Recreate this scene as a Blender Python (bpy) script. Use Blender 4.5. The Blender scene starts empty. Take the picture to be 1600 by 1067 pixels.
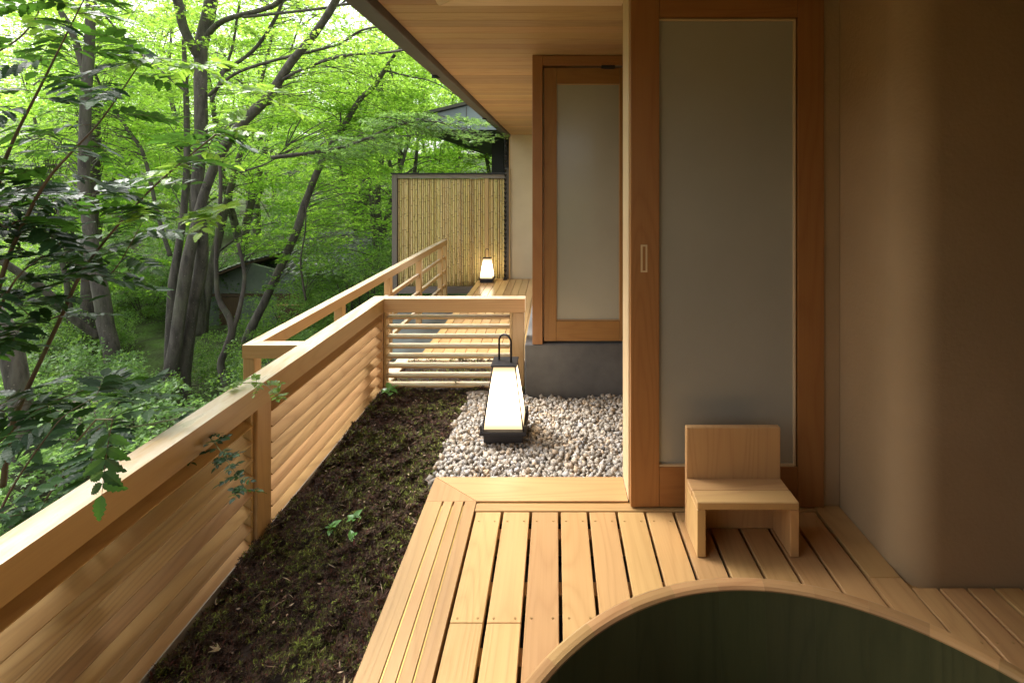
import bpy, bmesh, math, random
import numpy as np
from mathutils import Vector, Matrix, Euler
random.seed(7); rng = np.random.default_rng(7)
sc = bpy.context.scene
C = sc.collection
R = math.radians

# ------------------------------------------------------------------ camera
FPX, VX, VY, EYE = 780.0, 868.0, 281.0, 1.40      # focal length and vanishing point in photo pixels, eye above deck
cam_d = bpy.data.cameras.new('camera'); cam = bpy.data.objects.new('camera', cam_d); C.objects.link(cam)
cam_d.sensor_width = 36.0; cam_d.lens = FPX / 1600 * 36
cam_d.shift_x = -(VX - 800) / 1600; cam_d.shift_y = -(533.5 - VY) / 1600
cam.location = (0, 0, EYE); cam.rotation_euler = (R(90), 0, 0)
cam_d.clip_start = 0.02; cam_d.clip_end = 500
sc.camera = cam

# ------------------------------------------------------------------ light
SUN_EL, SUN_AZ = 52, -62         # azimuth measured from +Y towards +X: light comes over the forest on the left
w = bpy.data.worlds.new('World'); sc.world = w; w.use_nodes = True
nt = w.node_tree; nt.nodes.clear()
sky = nt.nodes.new('ShaderNodeTexSky'); sky.sky_type = 'NISHITA'; sky.sun_disc = False
sky.sun_elevation = R(SUN_EL); sky.sun_rotation = R(SUN_AZ); sky.dust_density = 4.0; sky.air_density = 1.0
hs = nt.nodes.new('ShaderNodeHueSaturation'); hs.inputs['Saturation'].default_value = 0.22
bg = nt.nodes.new('ShaderNodeBackground'); bg.inputs['Strength'].default_value = 0.15
wo = nt.nodes.new('ShaderNodeOutputWorld')
nt.links.new(sky.outputs[0], hs.inputs['Color']); nt.links.new(hs.outputs[0], bg.inputs['Color']); nt.links.new(bg.outputs[0], wo.inputs[0])
sd = bpy.data.lights.new('sun', 'SUN'); sd.energy = 1.5; sd.angle = R(25); sd.color = (1.0, 0.96, 0.9)
so = bpy.data.objects.new('sun', sd); C.objects.link(so)
so.rotation_euler = (Vector((math.sin(R(SUN_AZ)) * math.cos(R(SUN_EL)), math.cos(R(SUN_AZ)) * math.cos(R(SUN_EL)), math.sin(R(SUN_EL))))).to_track_quat('Z', 'Y').to_euler()
sc.view_settings.view_transform = 'Standard'; sc.view_settings.look = 'None'
sc.view_settings.gamma = 1.0; sc.view_settings.use_curve_mapping = False
sc.view_settings.exposure = 1.75
sc.cycles.max_bounces = 10; sc.cycles.diffuse_bounces = 7; sc.cycles.transmission_bounces = 6
sc.cycles.transparent_max_bounces = 8

# ------------------------------------------------------------------ helpers
def at(x, y, Y):                       # a photo pixel at the distance Y metres gives a point of the place
    return Vector(((x - VX) / FPX * Y, Y, EYE - (y - VY) / FPX * Y))

def lin(h):
    c = [int(h[i:i + 2], 16) / 255 for i in (0, 2, 4)]
    return tuple(((v / 12.92) if v <= .04045 else ((v + .055) / 1.055) ** 2.4) for v in c) + (1,)

class NB:                              # tiny node-building helper
    def __init__(s, name):
        s.m = bpy.data.materials.new(name); s.m.use_nodes = True
        s.t = s.m.node_tree; s.t.nodes.clear()
        s.out = s.t.nodes.new('ShaderNodeOutputMaterial')
    def n(s, ty, ins=None, **kw):
        nd = s.t.nodes.new(ty)
        for k, v in kw.items(): setattr(nd, k, v)
        if ins:
            for k, v in ins.items():
                if isinstance(v, bpy.types.NodeSocket): s.t.links.new(v, nd.inputs[k])
                else: nd.inputs[k].default_value = v
        return nd
    def math(s, op, a, b=None, c=None, clamp=False):
        nd = s.t.nodes.new('ShaderNodeMath'); nd.operation = op; nd.use_clamp = clamp
        for i, v in enumerate((a, b, c)):
            if v is None: continue
            if isinstance(v, bpy.types.NodeSocket): s.t.links.new(v, nd.inputs[i])
            else: nd.inputs[i].default_value = v
        return nd.outputs[0]
    def ramp(s, f, stops):
        nd = s.n('ShaderNodeValToRGB', {0: f})
        e = nd.color_ramp.elements
        while len(e) < len(stops): e.new(0.5)
        for q, (p, c) in zip(e, stops): q.position = p; q.color = c if len(c) == 4 else tuple(c) + (1,)
        return nd.outputs[0]
    def mix(s, f, a, b, blend='MIX'):
        nd = s.t.nodes.new('ShaderNodeMix'); nd.data_type = 'RGBA'; nd.blend_type = blend
        for k, v in ((0, f), (6, a), (7, b)):
            if isinstance(v, bpy.types.NodeSocket): s.t.links.new(v, nd.inputs[k])
            else: nd.inputs[k].default_value = v
        return nd.outputs[2]
    def done(s, sh):
        s.t.links.new(sh, s.out.inputs[0]); return s.m

_wc = {}
def wood(kind, axis):
    key = (kind, axis)
    if key in _wc: return _wc[key]
    spec = {  # light, dark line, roughness, ring contrast
        'hinoki':  ((.50, .305, .125), (.36, .20, .075), .42, .38, .16),
        'rail':    ((.53, .34, .15), (.41, .24, .095), .34, .35, .14),
        'slat':    ((.50, .325, .15), (.32, .19, .085), .45, .55, .22),
        'ceiling': ((.50, .315, .145), (.38, .215, .09), .55, .5, .16),
        'cedar':   ((.30, .14, .040), (.22, .09, .024), .45, .4, .10),
        'stool':   ((.52, .325, .135), (.42, .235, .10), .5, .5, .1),
        'rim':     ((.48, .29, .125), (.34, .175, .07), .42, .5, .22),
        'stave':   ((.085, .082, .032), (.055, .055, .022), .4, .5, .12),
        'wetdeck': ((.52, .325, .145), (.45, .25, .105), .22, .38, .16),
        'greyrail': ((.42, .38, .32), (.30, .26, .22), .6, .4, .15),
        'darkwood': ((.10, .055, .03), (.05, .028, .016), .6, .5, .2),
        'greywood': ((.22, .19, .16), (.13, .11, .095), .7, .5, .2),
        'pale':    ((.66, .50, .29), (.52, .37, .19), .5, .4, .1),
    }[kind]
    la, da, ro, ring, vary = spec
    b = NB('%s_wood_%s' % (kind, 'xyz'[axis]))
    tc = b.n('ShaderNodeTexCoord'); oi = b.n('ShaderNodeObjectInfo')
    off = b.n('ShaderNodeCombineXYZ', {0: b.math('MULTIPLY', oi.outputs['Random'], 41.0), 1: b.math('MULTIPLY', oi.outputs['Random'], 17.3), 2: b.math('MULTIPLY', oi.outputs['Random'], 29.1)})
    ad = b.n('ShaderNodeVectorMath', {0: tc.outputs['Object'], 1: off.outputs[0]}, operation='ADD')
    def mp(al, ac):
        s = [ac] * 3; s[axis] = al
        return b.n('ShaderNodeMapping', {'Vector': ad.outputs[0], 'Scale': s}).outputs[0]
    n1 = b.n('ShaderNodeTexNoise', {'Vector': mp(0.55, 5.0), 'Scale': 1.0, 'Detail': 1.5, 'Roughness': .45, 'Distortion': .35})
    rg = b.math('PINGPONG', b.math('MULTIPLY', n1.outputs[0], 17.0), 0.5)
    rg = b.math('POWER', b.math('MULTIPLY', rg, 2.0), 2.2)
    n2 = b.n('ShaderNodeTexNoise', {'Vector': mp(3.0, 160.0), 'Scale': 1.0, 'Detail': 2.0})
    n3 = b.n('ShaderNodeTexNoise', {'Vector': mp(0.8, 2.5), 'Scale': 1.0, 'Detail': 2.0})
    f = b.math('MULTIPLY', rg, ring)
    f = b.math('ADD', f, b.math('MULTIPLY', b.math('SUBTRACT', n2.outputs[0], .45), .7), clamp=True)
    col = b.mix(f, la + (1,), da + (1,))
    col = b.mix(b.math('MULTIPLY', b.math('SUBTRACT', n3.outputs[0], .45), 1.0, clamp=True), col, (la[0] * .75, la[1] * .62, la[2] * .5, 1))
    v = b.math('ADD', b.math('MULTIPLY', b.math('SUBTRACT', oi.outputs['Random'], .5), 2 * vary), 1.0)
    v2 = b.math('ADD', b.math('MULTIPLY', b.math('FRACT', b.math('MULTIPLY', oi.outputs['Random'], 7.31)), .014), .493)
    col = b.n('ShaderNodeHueSaturation', {'Hue': v2, 'Value': v, 'Color': col}).outputs[0]
    rr = b.math('ADD', b.math('MULTIPLY', n3.outputs[0], .25), ro - .12)
    bp = b.n('ShaderNodeBump', {'Strength': .12, 'Distance': .002, 'Height': b.math('ADD', rg, n2.outputs[0])})
    if kind == 'rail':      # upward faces are mixed paler in blotches and carry patches of rain water
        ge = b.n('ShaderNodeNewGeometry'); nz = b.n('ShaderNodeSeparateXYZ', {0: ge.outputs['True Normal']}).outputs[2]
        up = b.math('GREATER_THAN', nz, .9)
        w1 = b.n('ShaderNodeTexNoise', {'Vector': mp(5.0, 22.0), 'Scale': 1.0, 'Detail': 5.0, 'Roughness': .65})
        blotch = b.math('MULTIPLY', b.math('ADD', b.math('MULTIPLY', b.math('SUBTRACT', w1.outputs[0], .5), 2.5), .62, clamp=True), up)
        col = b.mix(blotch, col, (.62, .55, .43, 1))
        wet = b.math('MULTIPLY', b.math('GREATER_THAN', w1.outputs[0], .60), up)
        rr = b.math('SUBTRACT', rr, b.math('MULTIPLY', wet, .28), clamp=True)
    p = b.n('ShaderNodeBsdfPrincipled', {'Base Color': col, 'Roughness': rr, 'Normal': bp.outputs[0], 'Specular IOR Level': .4})
    _wc[key] = b.done(p.outputs[0]); return _wc[key]

def plain(name, col, rough=.6, metal=0, noise=None, bump=0, spec=.5, col2=None, nscale=8.0, bscale=None):
    b = NB(name)
    c = tuple(col) + (1,)
    ins = {'Base Color': c, 'Roughness': rough, 'Metallic': metal, 'Specular IOR Level': spec}
    if col2 is not None or bump:
        tc = b.n('ShaderNodeTexCoord')
        n = b.n('ShaderNodeTexNoise', {'Vector': tc.outputs['Object'], 'Scale': nscale, 'Detail': 6.0, 'Roughness': .6})
        if col2 is not None:
            ins['Base Color'] = b.ramp(n.outputs[0], [(.32, c), (.68, tuple(col2))])
        if bump:
            n2 = b.n('ShaderNodeTexNoise', {'Vector': tc.outputs['Object'], 'Scale': bscale or nscale * 6, 'Detail': 5.0})
            ins['Normal'] = b.n('ShaderNodeBump', {'Strength': .5, 'Distance': bump, 'Height': n2.outputs[0]}).outputs[0]
    return b.done(b.n('ShaderNodeBsdfPrincipled', ins).outputs[0])

def meshobj(name, verts, faces, mat, parent=None, smooth=False, loc=None):
    me = bpy.data.meshes.new(name); me.from_pydata([tuple(v) for v in verts], [], faces)
    if smooth: me.polygons.foreach_set('use_smooth', [True] * len(me.polygons))
    o = bpy.data.objects.new(name, me); C.objects.link(o)
    if mat: me.materials.append(mat)
    if parent: o.parent = parent
    if loc: o.location = loc
    return o

def empty(name, loc=(0, 0, 0), rz=0):
    o = bpy.data.objects.new(name, None); C.objects.link(o); o.location = loc; o.rotation_euler.z = rz
    o.empty_display_size = .1
    return o

def tag(o, label=None, cat=None, group=None, kind=None):
    if label: o['label'] = label
    if cat: o['category'] = cat
    if group: o['group'] = group
    if kind: o['kind'] = kind
    return o

_bc = {}
def box(name, x0, x1, y0, y1, z0, z1, mat, parent=None, bev=.002, rot=None):
    """a board with eased edges; mat is a material or the name of a wood (grain along the longest side)"""
    d = (x1 - x0, y1 - y0, z1 - z0); c = ((x0 + x1) / 2, (y0 + y1) / 2, (z0 + z1) / 2)
    if isinstance(mat, str): mat = wood(mat, max(range(3), key=lambda i: d[i]))
    key = (name, tuple(round(v, 4) for v in d), mat.name, bev)
    me = _bc.get(key)
    if me is None:
        bm = bmesh.new(); bmesh.ops.create_cube(bm, size=1.0)
        bmesh.ops.scale(bm, vec=d, verts=bm.verts)
        if bev and min(d) > bev * 3:
            bmesh.ops.bevel(bm, geom=bm.edges[:], offset=bev, segments=1, affect='EDGES')
        me = bpy.data.meshes.new(name); bm.to_mesh(me); bm.free(); me.materials.append(mat); _bc[key] = me
    o = bpy.data.objects.new(name, me); C.objects.link(o)
    if parent:
        o.parent = parent; pl = parent.matrix_basis.translation
        par = parent
        tot = Vector((0, 0, 0))
        while par: tot += par.location; par = par.parent
        o.location = Vector(c) - tot
    else: o.location = c
    if rot: o.rotation_euler = rot
    return o

def prism(name, poly, axis, a0, a1, mat, parent=None):
    """polygon (2D) extruded along an axis; poly coordinates are the other two axes in order"""
    V = []
    for a in (a0, a1):
        for (p, q) in poly:
            v = [0, 0, 0]; oth = [i for i in range(3) if i != axis]
            v[axis] = a; v[oth[0]] = p; v[oth[1]] = q; V.append(v)
    n = len(poly)
    F = [list(range(n))[::-1], list(range(n, 2 * n))] + [[i, (i + 1) % n, n + (i + 1) % n, n + i] for i in range(n)]
    c = Vector([sum(v[i] for v in V) / len(V) for i in range(3)])
    bm = bmesh.new()
    vs = [bm.verts.new(Vector(v) - c) for v in V]
    for f in F: bm.faces.new([vs[i] for i in f])
    bmesh.ops.recalc_face_normals(bm, faces=bm.faces)
    me = bpy.data.meshes.new(name); bm.to_mesh(me); bm.free(); me.materials.append(mat)
    o = bpy.data.objects.new(name, me); C.objects.link(o)
    if parent: o.parent = parent; o.location = c - parent.location
    else: o.location = c
    return o

def smooth_path(pts, rad, sub=5):
    P = [Vector(p) for p in pts]; out = []; ro = []
    n = len(P)
    for i in range(n - 1):
        p0 = P[max(i - 1, 0)]; p1 = P[i]; p2 = P[i + 1]; p3 = P[min(i + 2, n - 1)]
        for k in range(sub):
            t = k / sub
            out.append(0.5 * ((2 * p1) + (p2 - p0) * t + (2 * p0 - 5 * p1 + 4 * p2 - p3) * t * t + (3 * p1 - p0 - 3 * p2 + p3) * t ** 3))
            ro.append(rad[i] * (1 - t) + rad[i + 1] * t)
    out.append(P[-1]); ro.append(rad[-1])
    return out, ro

def tube_data(pts, rad, sides=8, wob=0.0, seed=0):
    V = []; F = []
    rr = random.Random(seed)
    up = Vector((0.31, 0.87, 0.11)).normalized()
    n = len(pts)
    ph = rr.random() * 6
    for i, p in enumerate(pts):
        t = (pts[min(i + 1, n - 1)] - pts[max(i - 1, 0)])
        if t.length < 1e-9: t = Vector((0, 0, 1))
        t.normalize()
        a = t.cross(up); 
        if a.length < 1e-3: a = t.cross(Vector((1, 0, 0)))
        a.normalize(); b2 = t.cross(a)
        for k in range(sides):
            an = 2 * math.pi * k / sides
            r = rad[i] * (1 + wob * (math.sin(an * 2 + ph + i * .25) * .6 + math.sin(an * 3 + i * .6 + ph) * .4 + (rr.random() - .5) * .5))
            V.append(p + a * (math.cos(an) * r) + b2 * (math.sin(an) * r))
    for i in range(n - 1):
        for k in range(sides):
            k2 = (k + 1) % sides
            F.append([i * sides + k, i * sides + k2, (i + 1) * sides + k2, (i + 1) * sides + k])
    F.append(list(range(sides))[::-1]); F.append([(n - 1) * sides + k for k in range(sides)])
    return V, F

def tubes(name, lst, mat, parent=None, smooth=True, loc=(0, 0, 0)):
    """several tubes joined as one mesh: lst of (pts, radii, sides, wobble)"""
    V = []; F = []
    for j, (p, r, s, wb) in enumerate(lst):
        v, f = tube_data([Vector(q) for q in p], r, s, wb, j)
        o = len(V); V += v; F += [[i + o for i in g] for g in f]
    L = Vector(loc)
    return meshobj(name, [v - L for v in V], F, mat, parent, smooth, None)

# ------------------------------------------------------------------ materials
M = {}
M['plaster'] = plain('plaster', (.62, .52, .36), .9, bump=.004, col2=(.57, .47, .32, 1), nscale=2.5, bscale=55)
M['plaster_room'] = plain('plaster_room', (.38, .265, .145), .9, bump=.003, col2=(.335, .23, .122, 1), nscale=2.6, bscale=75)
M['concrete'] = plain('concrete', (.060, .060, .064), .6, bump=.004, col2=(.125, .122, .122, 1), nscale=3.0, bscale=30)
M['grey_metal'] = plain('grey_metal', (.085, .078, .07), .5, .3, bump=.0005, col2=(.11, .10, .09, 1), nscale=3)
M['dark_metal'] = plain('dark_metal', (.02, .019, .019), .38, .4)
M['lantern_metal'] = plain('lantern_metal', (.022, .021, .024), .42, .3)
M['bronze'] = plain('bronze', (.05, .042, .035), .45, .7)
M['brass'] = plain('brass', (.65, .42, .14), .3, 1.0)
M['screw'] = plain('screw', (.45, .30, .13), .35, .8)
M['glass_frost'] = plain('glass_frost', (.35, .335, .27), .17, 0, spec=.6, col2=(.31, .295, .235, 1), nscale=1.2)
M['glass_edge'] = plain('bead', (.45, .27, .13), .4)
M['soil'] = plain('soil', (.03, .018, .012), .95, bump=.01, col2=(.045, .028, .018, 1), nscale=20)
M['stone_floor'] = plain('stone_floor', (.12, .14, .145), .35, bump=.002, col2=(.08, .095, .10, 1), nscale=4)
M['slate'] = plain('slate', (.24, .29, .33), .55, col2=(.29, .34, .38, 1), nscale=2)
M['soffit_dark'] = plain('soffit_dark', (.035, .032, .032), .7)
M['tea_wall'] = plain('tea_wall', (.16, .185, .15), .9, col2=(.11, .13, .105, 1), nscale=3)
M['rock'] = plain('rock', (.14, .115, .095), .85, bump=.006, col2=(.25, .21, .17, 1), nscale=14)
M['white_house'] = plain('white_house', (.8, .8, .78), .8)

def lamp_paper():
    b = NB('lamp_paper'); tc = b.n('ShaderNodeTexCoord'); sp = b.n('ShaderNodeSeparateXYZ', {0: tc.outputs['Generated']})
    z = sp.outputs[2]
    edge = b.math('MULTIPLY', b.math('SUBTRACT', z, 1.0), z)          # 0 at top and bottom, -.25 middle
    edge = b.math('MULTIPLY', edge, -4.0)
    edge = b.math('POWER', edge, 1.5, clamp=True)
    col = b.mix(edge, (1, .70, .38, 1), (1, .80, .54, 1))
    st = b.math('ADD', b.math('MULTIPLY', edge, 1.0), .12)
    e = b.n('ShaderNodeEmission', {'Color': col, 'Strength': b.math('MULTIPLY', st, LAMP)})
    return b.done(e.outputs[0])
LAMP = 2.4
M['paper'] = lamp_paper()

def bark_mat(name, a, bcol, moss=.3):
    b = NB(name); tc = b.n('ShaderNodeTexCoord')
    mp = b.n('ShaderNodeMapping', {'Vector': tc.outputs['Object'], 'Scale': (9, 9, 2.2)})
    n = b.n('ShaderNodeTexNoise', {'Vector': mp.outputs[0], 'Scale': 1.0, 'Detail': 8.0, 'Roughness': .65})
    n2 = b.n('ShaderNodeTexNoise', {'Vector': tc.outputs['Object'], 'Scale': 2.3, 'Detail': 5.0})
    n3 = b.n('ShaderNodeTexVoronoi', {'Vector': tc.outputs['Object'], 'Scale': 16.0})
    col = b.ramp(n.outputs[0], [(.3, a), (.62, bcol)])
    col = b.mix(b.math('MULTIPLY', b.math('SUBTRACT', n2.outputs[0], .52), moss * 8, clamp=True), col, (.10, .115, .06, 1))
    col = b.mix(b.math('LESS_THAN', n3.outputs[0], .14), col, (bcol[0] * 1.5, bcol[1] * 1.5, bcol[2] * 1.45, 1))
    bp = b.n('ShaderNodeBump', {'Strength': .8, 'Distance': .03, 'Height': n.outputs[0]})
    return b.done(b.n('ShaderNodeBsdfPrincipled', {'Base Color': col, 'Roughness': .9, 'Normal': bp.outputs[0]}).outputs[0])
M['bark'] = bark_mat('bark', (.030, .025, .021), (.125, .108, .09), .25)
M['bark_dark'] = bark_mat('bark_dark', (.022, .018, .015), (.08, .065, .052), .4)
M['twig'] = plain('twig', (.055, .045, .036), .8)
M['stem_red'] = plain('stem_red', (.12, .06, .035), .6, col2=(.10, .085, .04, 1), nscale=10)
M['stem_green'] = plain('stem_green', (.16, .19, .07), .55)

def leaf_mat(name, c1, c2, tr, trans=.5, rough=.5, gloss=.25):
    b = NB(name); g = b.n('ShaderNodeNewGeometry'); r = g.outputs['Random Per Island']
    col = b.mix(r, tuple(c1) + (1,), tuple(c2) + (1,))
    hv = b.math('ADD', b.math('MULTIPLY', b.math('FRACT', b.math('MULTIPLY', r, 13.7)), .6), .7)
    col = b.n('ShaderNodeHueSaturation', {'Value': hv, 'Color': col}).outputs[0]
    tcol = b.n('ShaderNodeHueSaturation', {'Value': hv, 'Color': tuple(tr) + (1,)}).outputs[0]
    p = b.n('ShaderNodeBsdfPrincipled', {'Base Color': col, 'Roughness': rough, 'Specular IOR Level': gloss})
    t = b.n('ShaderNodeBsdfTranslucent', {'Color': tcol})
    mx = b.n('ShaderNodeMixShader', {0: trans, 1: p.outputs[0], 2: t.outputs[0]})
    return b.done(mx.outputs[0])
M['maple'] = leaf_mat('maple_leaf', (.11, .23, .032), (.19, .34, .045), (.48, .76, .09), .58)
M['maple_cool'] = leaf_mat('maple_leaf_cool', (.12, .22, .07), (.18, .30, .10), (.30, .50, .12), .5, .4, .4)
M['broad'] = leaf_mat('broad_leaf', (.06, .13, .035), (.12, .22, .05), (.30, .50, .07), .45, .45, .35)
M['far'] = leaf_mat('far_leaf', (.16, .29, .05), (.26, .42, .09), (.5, .72, .14), .5)
M['glossy'] = leaf_mat('glossy_leaf', (.014, .036, .018), (.034, .08, .028), (.13, .32, .03), .22, .42, .2)
M['young'] = leaf_mat('young_leaf', (.12, .26, .03), (.2, .36, .05), (.34, .55, .06), .5, .35, .5)
M['seedling'] = leaf_mat('seedling_leaf', (.09, .24, .05), (.15, .34, .09), (.2, .42, .06), .3, .3, .6)
M['dead'] = leaf_mat('dead_leaf', (.34, .28, .16), (.4, .34, .2), (.3, .22, .1), .2)
M['redleaf'] = leaf_mat('red_leaf', (.25, .03, .03), (.3, .06, .05), (.3, .05, .04), .2)

# ------------------------------------------------------------------ ground
def ground_z(x, y):
    x = np.asarray(x, float); y = np.asarray(y, float)
    s = np.clip((-x - 1.6) / 4.5, 0, 1); s = s * s * (3 - 2 * s)
    z = -1.25 - 2.0 * s
    z = np.where(x > -1.3, -1.25, z)
    r = np.clip((y - 17) / 30, 0, 2.5); z = z + 3.4 * r * s
    l = np.clip((-x - 15) / 25, 0, 3); z = z + 2.5 * l
    z = z + .16 * np.sin(x * .9 + 1) * np.cos(y * .7) * s + .09 * np.sin(x * 2.3) * np.sin(y * 2.1 + .5) * s
    return z
def gz(x, y): return float(ground_z(x, y))

def build_ground():
    xs = np.concatenate([np.linspace(-220, -32, 14), np.linspace(-30, 2, 90), np.linspace(4, 220, 12)])
    ys = np.concatenate([np.linspace(-120, -4, 8), np.linspace(-2, 40, 110), np.linspace(44, 260, 14)])
    X, Y = np.meshgrid(xs, ys); Z = ground_z(X, Y)
    V = np.stack([X, Y, Z], -1).reshape(-1, 3); nx = len(xs)
    F = [[j * nx + i, j * nx + i + 1, (j + 1) * nx + i + 1, (j + 1) * nx + i] for j in range(len(ys) - 1) for i in range(nx - 1)]
    b = NB('forest_floor'); tc = b.n('ShaderNodeTexCoord')
    n = b.n('ShaderNodeTexNoise', {'Vector': tc.outputs['Object'], 'Scale': .9, 'Detail': 8.0, 'Roughness': .62})
    n2 = b.n('ShaderNodeTexNoise', {'Vector': tc.outputs['Object'], 'Scale': 14.0, 'Detail': 6.0})
    col = b.ramp(n.outputs[0], [(.3, (.045, .032, .02)), (.45, (.05, .065, .02)), (.62, (.09, .15, .03)), (.8, (.06, .10, .03))])
    col = b.mix(b.math('MULTIPLY', b.math('SUBTRACT', n2.outputs[0], .5), 3, clamp=True), col, (.04, .03, .018, 1))
    bp = b.n('ShaderNodeBump', {'Strength': 1, 'Distance': .06, 'Height': n2.outputs[0]})
    m = b.done(b.n('ShaderNodeBsdfPrincipled', {'Base Color': col, 'Roughness': .95, 'Normal': bp.outputs[0]}).outputs[0])
    tag(meshobj('forest_floor', V.tolist(), F, m, smooth=True), kind='structure')
build_ground()

# ------------------------------------------------------------------ the house round the terrace
CZ = 2.24                      # underside of the soffit
house = tag(empty('house', (.6, 3.4, 0)), 'timber and plaster house wing with board soffit, frosted glass doors and concrete plinth', 'house')
box('roof_slab', -.83, 5.0, -2.2, 9.5, CZ + .03, CZ + .25, M['soffit_dark'], house, 0)
y = 2.401
while y < 9.3:
    box('ceiling_board', -.838, 3.0, y + .0015, y + .1145, CZ, CZ + .022, 'ceiling', house, .0025)
    y += .116
# nearer part of the ceiling: boards inside the track frame and along the eave
for k in range(5):
    box('ceiling_board', -.838 + k * .0, -.565, 2.401 - (k + 1) * .116 + .0015, 2.401 - k * .116 - .0015, CZ, CZ + .022, 'ceiling', house, .0025)
box('ceiling_panel', -.838, -.565, -2.2, 1.82, CZ, CZ + .022, 'ceiling', house)
box('ceiling_panel', -.338, 5.0, -2.2, 2.178, CZ, CZ + .022, 'ceiling', house)
prism('head_track', [(-.56, -2.2), (-.342, -2.2), (-.342, 2.18), (-.56, 2.397)], 2, CZ - .006, CZ + .02, wood('pale', 1), house)
prism('head_track', [(-.557, 2.398), (-.340, 2.183), (.318, 2.183), (.318, 2.398)], 2, CZ - .006, CZ + .02, wood('pale', 0), house)
# fascia: bronze-grey eave trim with a gutter lip
box('fascia', -.905, -.842, -2.2, 9.34, 2.195, 2.33, M['grey_metal'], house, .004)
box('fascia_lip', -.965, -.907, -2.2, 9.34, 2.215, 2.31, M['grey_metal'], house, .004)
for yy in (3.9, 6.6):
    box('fascia_joint', -.968, -.902, yy, yy + .006, 2.1925, 2.333, M['dark_metal'], house, 0)
# far wall
box('wall', -.85, -.15, 9.36, 9.56, -1.2, CZ + .03, M['plaster'], house, 0)
box('wall_trim', -.94, -.852, 9.34, 9.50, -1.2, 1.62, M['grey_metal'], house)
box('wall_trim', -.870, -.852, 9.33, 9.338, -.6, CZ, 'rail', house, 0)
# long wall and the plinth
box('wall', -.1, .1, 3.52, 9.36, -.6, CZ, M['plaster'], house, 0)
pl = box('plinth', -.207, 1.0, 3.366, 9.34, -.6, .292, M['concrete'], house, .008)
# hinged door with its frame
Y2 = 3.39
def frame_mesh(name, x0, x1, z0, z1, sl, sr, rt, rb, y0, y1, parent):
    a = wood('cedar', 2); b = wood('cedar', 0)
    bm = bmesh.new()
    def bx(ax0, ax1, az0, az1, mi):
        vs = bmesh.ops.create_cube(bm, size=1.0)['verts']
        bmesh.ops.scale(bm, vec=(ax1 - ax0, y1 - y0, az1 - az0), verts=vs)
        bmesh.ops.translate(bm, vec=((ax0 + ax1) / 2 - xc, 0, (az0 + az1) / 2 - zc), verts=vs)
        for f in {f for v in vs for f in v.link_faces}: f.material_index = mi
    xc, zc = (x0 + x1) / 2, (z0 + z1) / 2
    bx(x0, x0 + sl, z0, z1, 0); bx(x1 - sr, x1, z0, z1, 0)
    e = .0015
    bx(x0 + sl + e, x1 - sr - e, z1 - rt, z1 - .0005, 1)
    if rb: bx(x0 + sl + e, x1 - sr - e, z0 + .0005, z0 + rb, 1)
    bmesh.ops.bevel(bm, geom=[q for q in bm.edges], offset=.0012, segments=1, affect='EDGES')
    me = bpy.data.meshes.new(name); bm.to_mesh(me); bm.free(); me.materials.append(a); me.materials.append(b)
    o = bpy.data.objects.new(name, me); C.objects.link(o); o.parent = parent
    o.location = Vector((xc, (y0 + y1) / 2, zc)) - parent.location
    return o
frame_mesh('door_frame', -.156, .56, .293, 2.236, .068, .06, .066, 0, Y2 - .03, Y2 + .12, house)
door2 = frame_mesh('door', -.079, .493, .305, 2.160, .083, .056, .108, .135, Y2 + .0, Y2 + .05, house)
door2['label'] = 'hinged cedar door with a tall frosted pane, farther from the tub'
def child_box(name, x0, x1, y0, y1, z0, z1, mat, par, bev=.001):
    o = box(name, x0, x1, y0, y1, z0, z1, mat, None, bev); o.parent = par
    o.location = o.location - par.location - par.parent.location
    return o
child_box('glass_pane', .003, .438, Y2 + .022, Y2 + .032, .438, 2.054, M['glass_frost'], door2, 0)
for (a, b_, c, d) in ((.004, .0085, .44, 2.052), (.4325, .437, .44, 2.052)):
    child_box('glazing_bead', a, b_, Y2 + .012, Y2 + .0215, c, d, M['glass_edge'], door2, 0)
child_box('glazing_bead', .009, .432, Y2 + .012, Y2 + .0215, 2.046, 2.052, M['glass_edge'], door2, 0)
child_box('glazing_bead', .009, .432, Y2 + .012, Y2 + .0215, .44, .446, M['glass_edge'], door2, 0)
child_box('door_closer', -.07, .33, Y2 - .016, Y2 - .002, 2.182, 2.196, M['dark_metal'], door2)
child_box('door_closer', .31, .40, Y2 - .03, Y2 - .002, 2.15, 2.19, M['dark_metal'], door2)
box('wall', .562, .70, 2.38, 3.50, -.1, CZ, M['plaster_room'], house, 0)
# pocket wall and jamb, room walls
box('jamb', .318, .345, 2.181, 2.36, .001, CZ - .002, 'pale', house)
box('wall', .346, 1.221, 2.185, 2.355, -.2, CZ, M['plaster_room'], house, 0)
def corner_wall():
    p = [(1.222, 2.40)]
    r = .12
    for k in range(41):
        a = math.pi + k * math.pi / 80
        p.append((1.222 + r + r * math.cos(a), 1.73 + r + r * math.sin(a)))
    p += [(4.0, 1.73), (4.0, 2.40)]
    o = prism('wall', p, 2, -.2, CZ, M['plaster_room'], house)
    return o
corner_wall()
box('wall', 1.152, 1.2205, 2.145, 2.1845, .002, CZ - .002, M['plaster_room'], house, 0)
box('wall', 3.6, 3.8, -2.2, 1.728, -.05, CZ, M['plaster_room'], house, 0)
box('wall', .6, 3.59, -2.2, -2.0, -.05, CZ, M['plaster_room'], house, 0)

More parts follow.
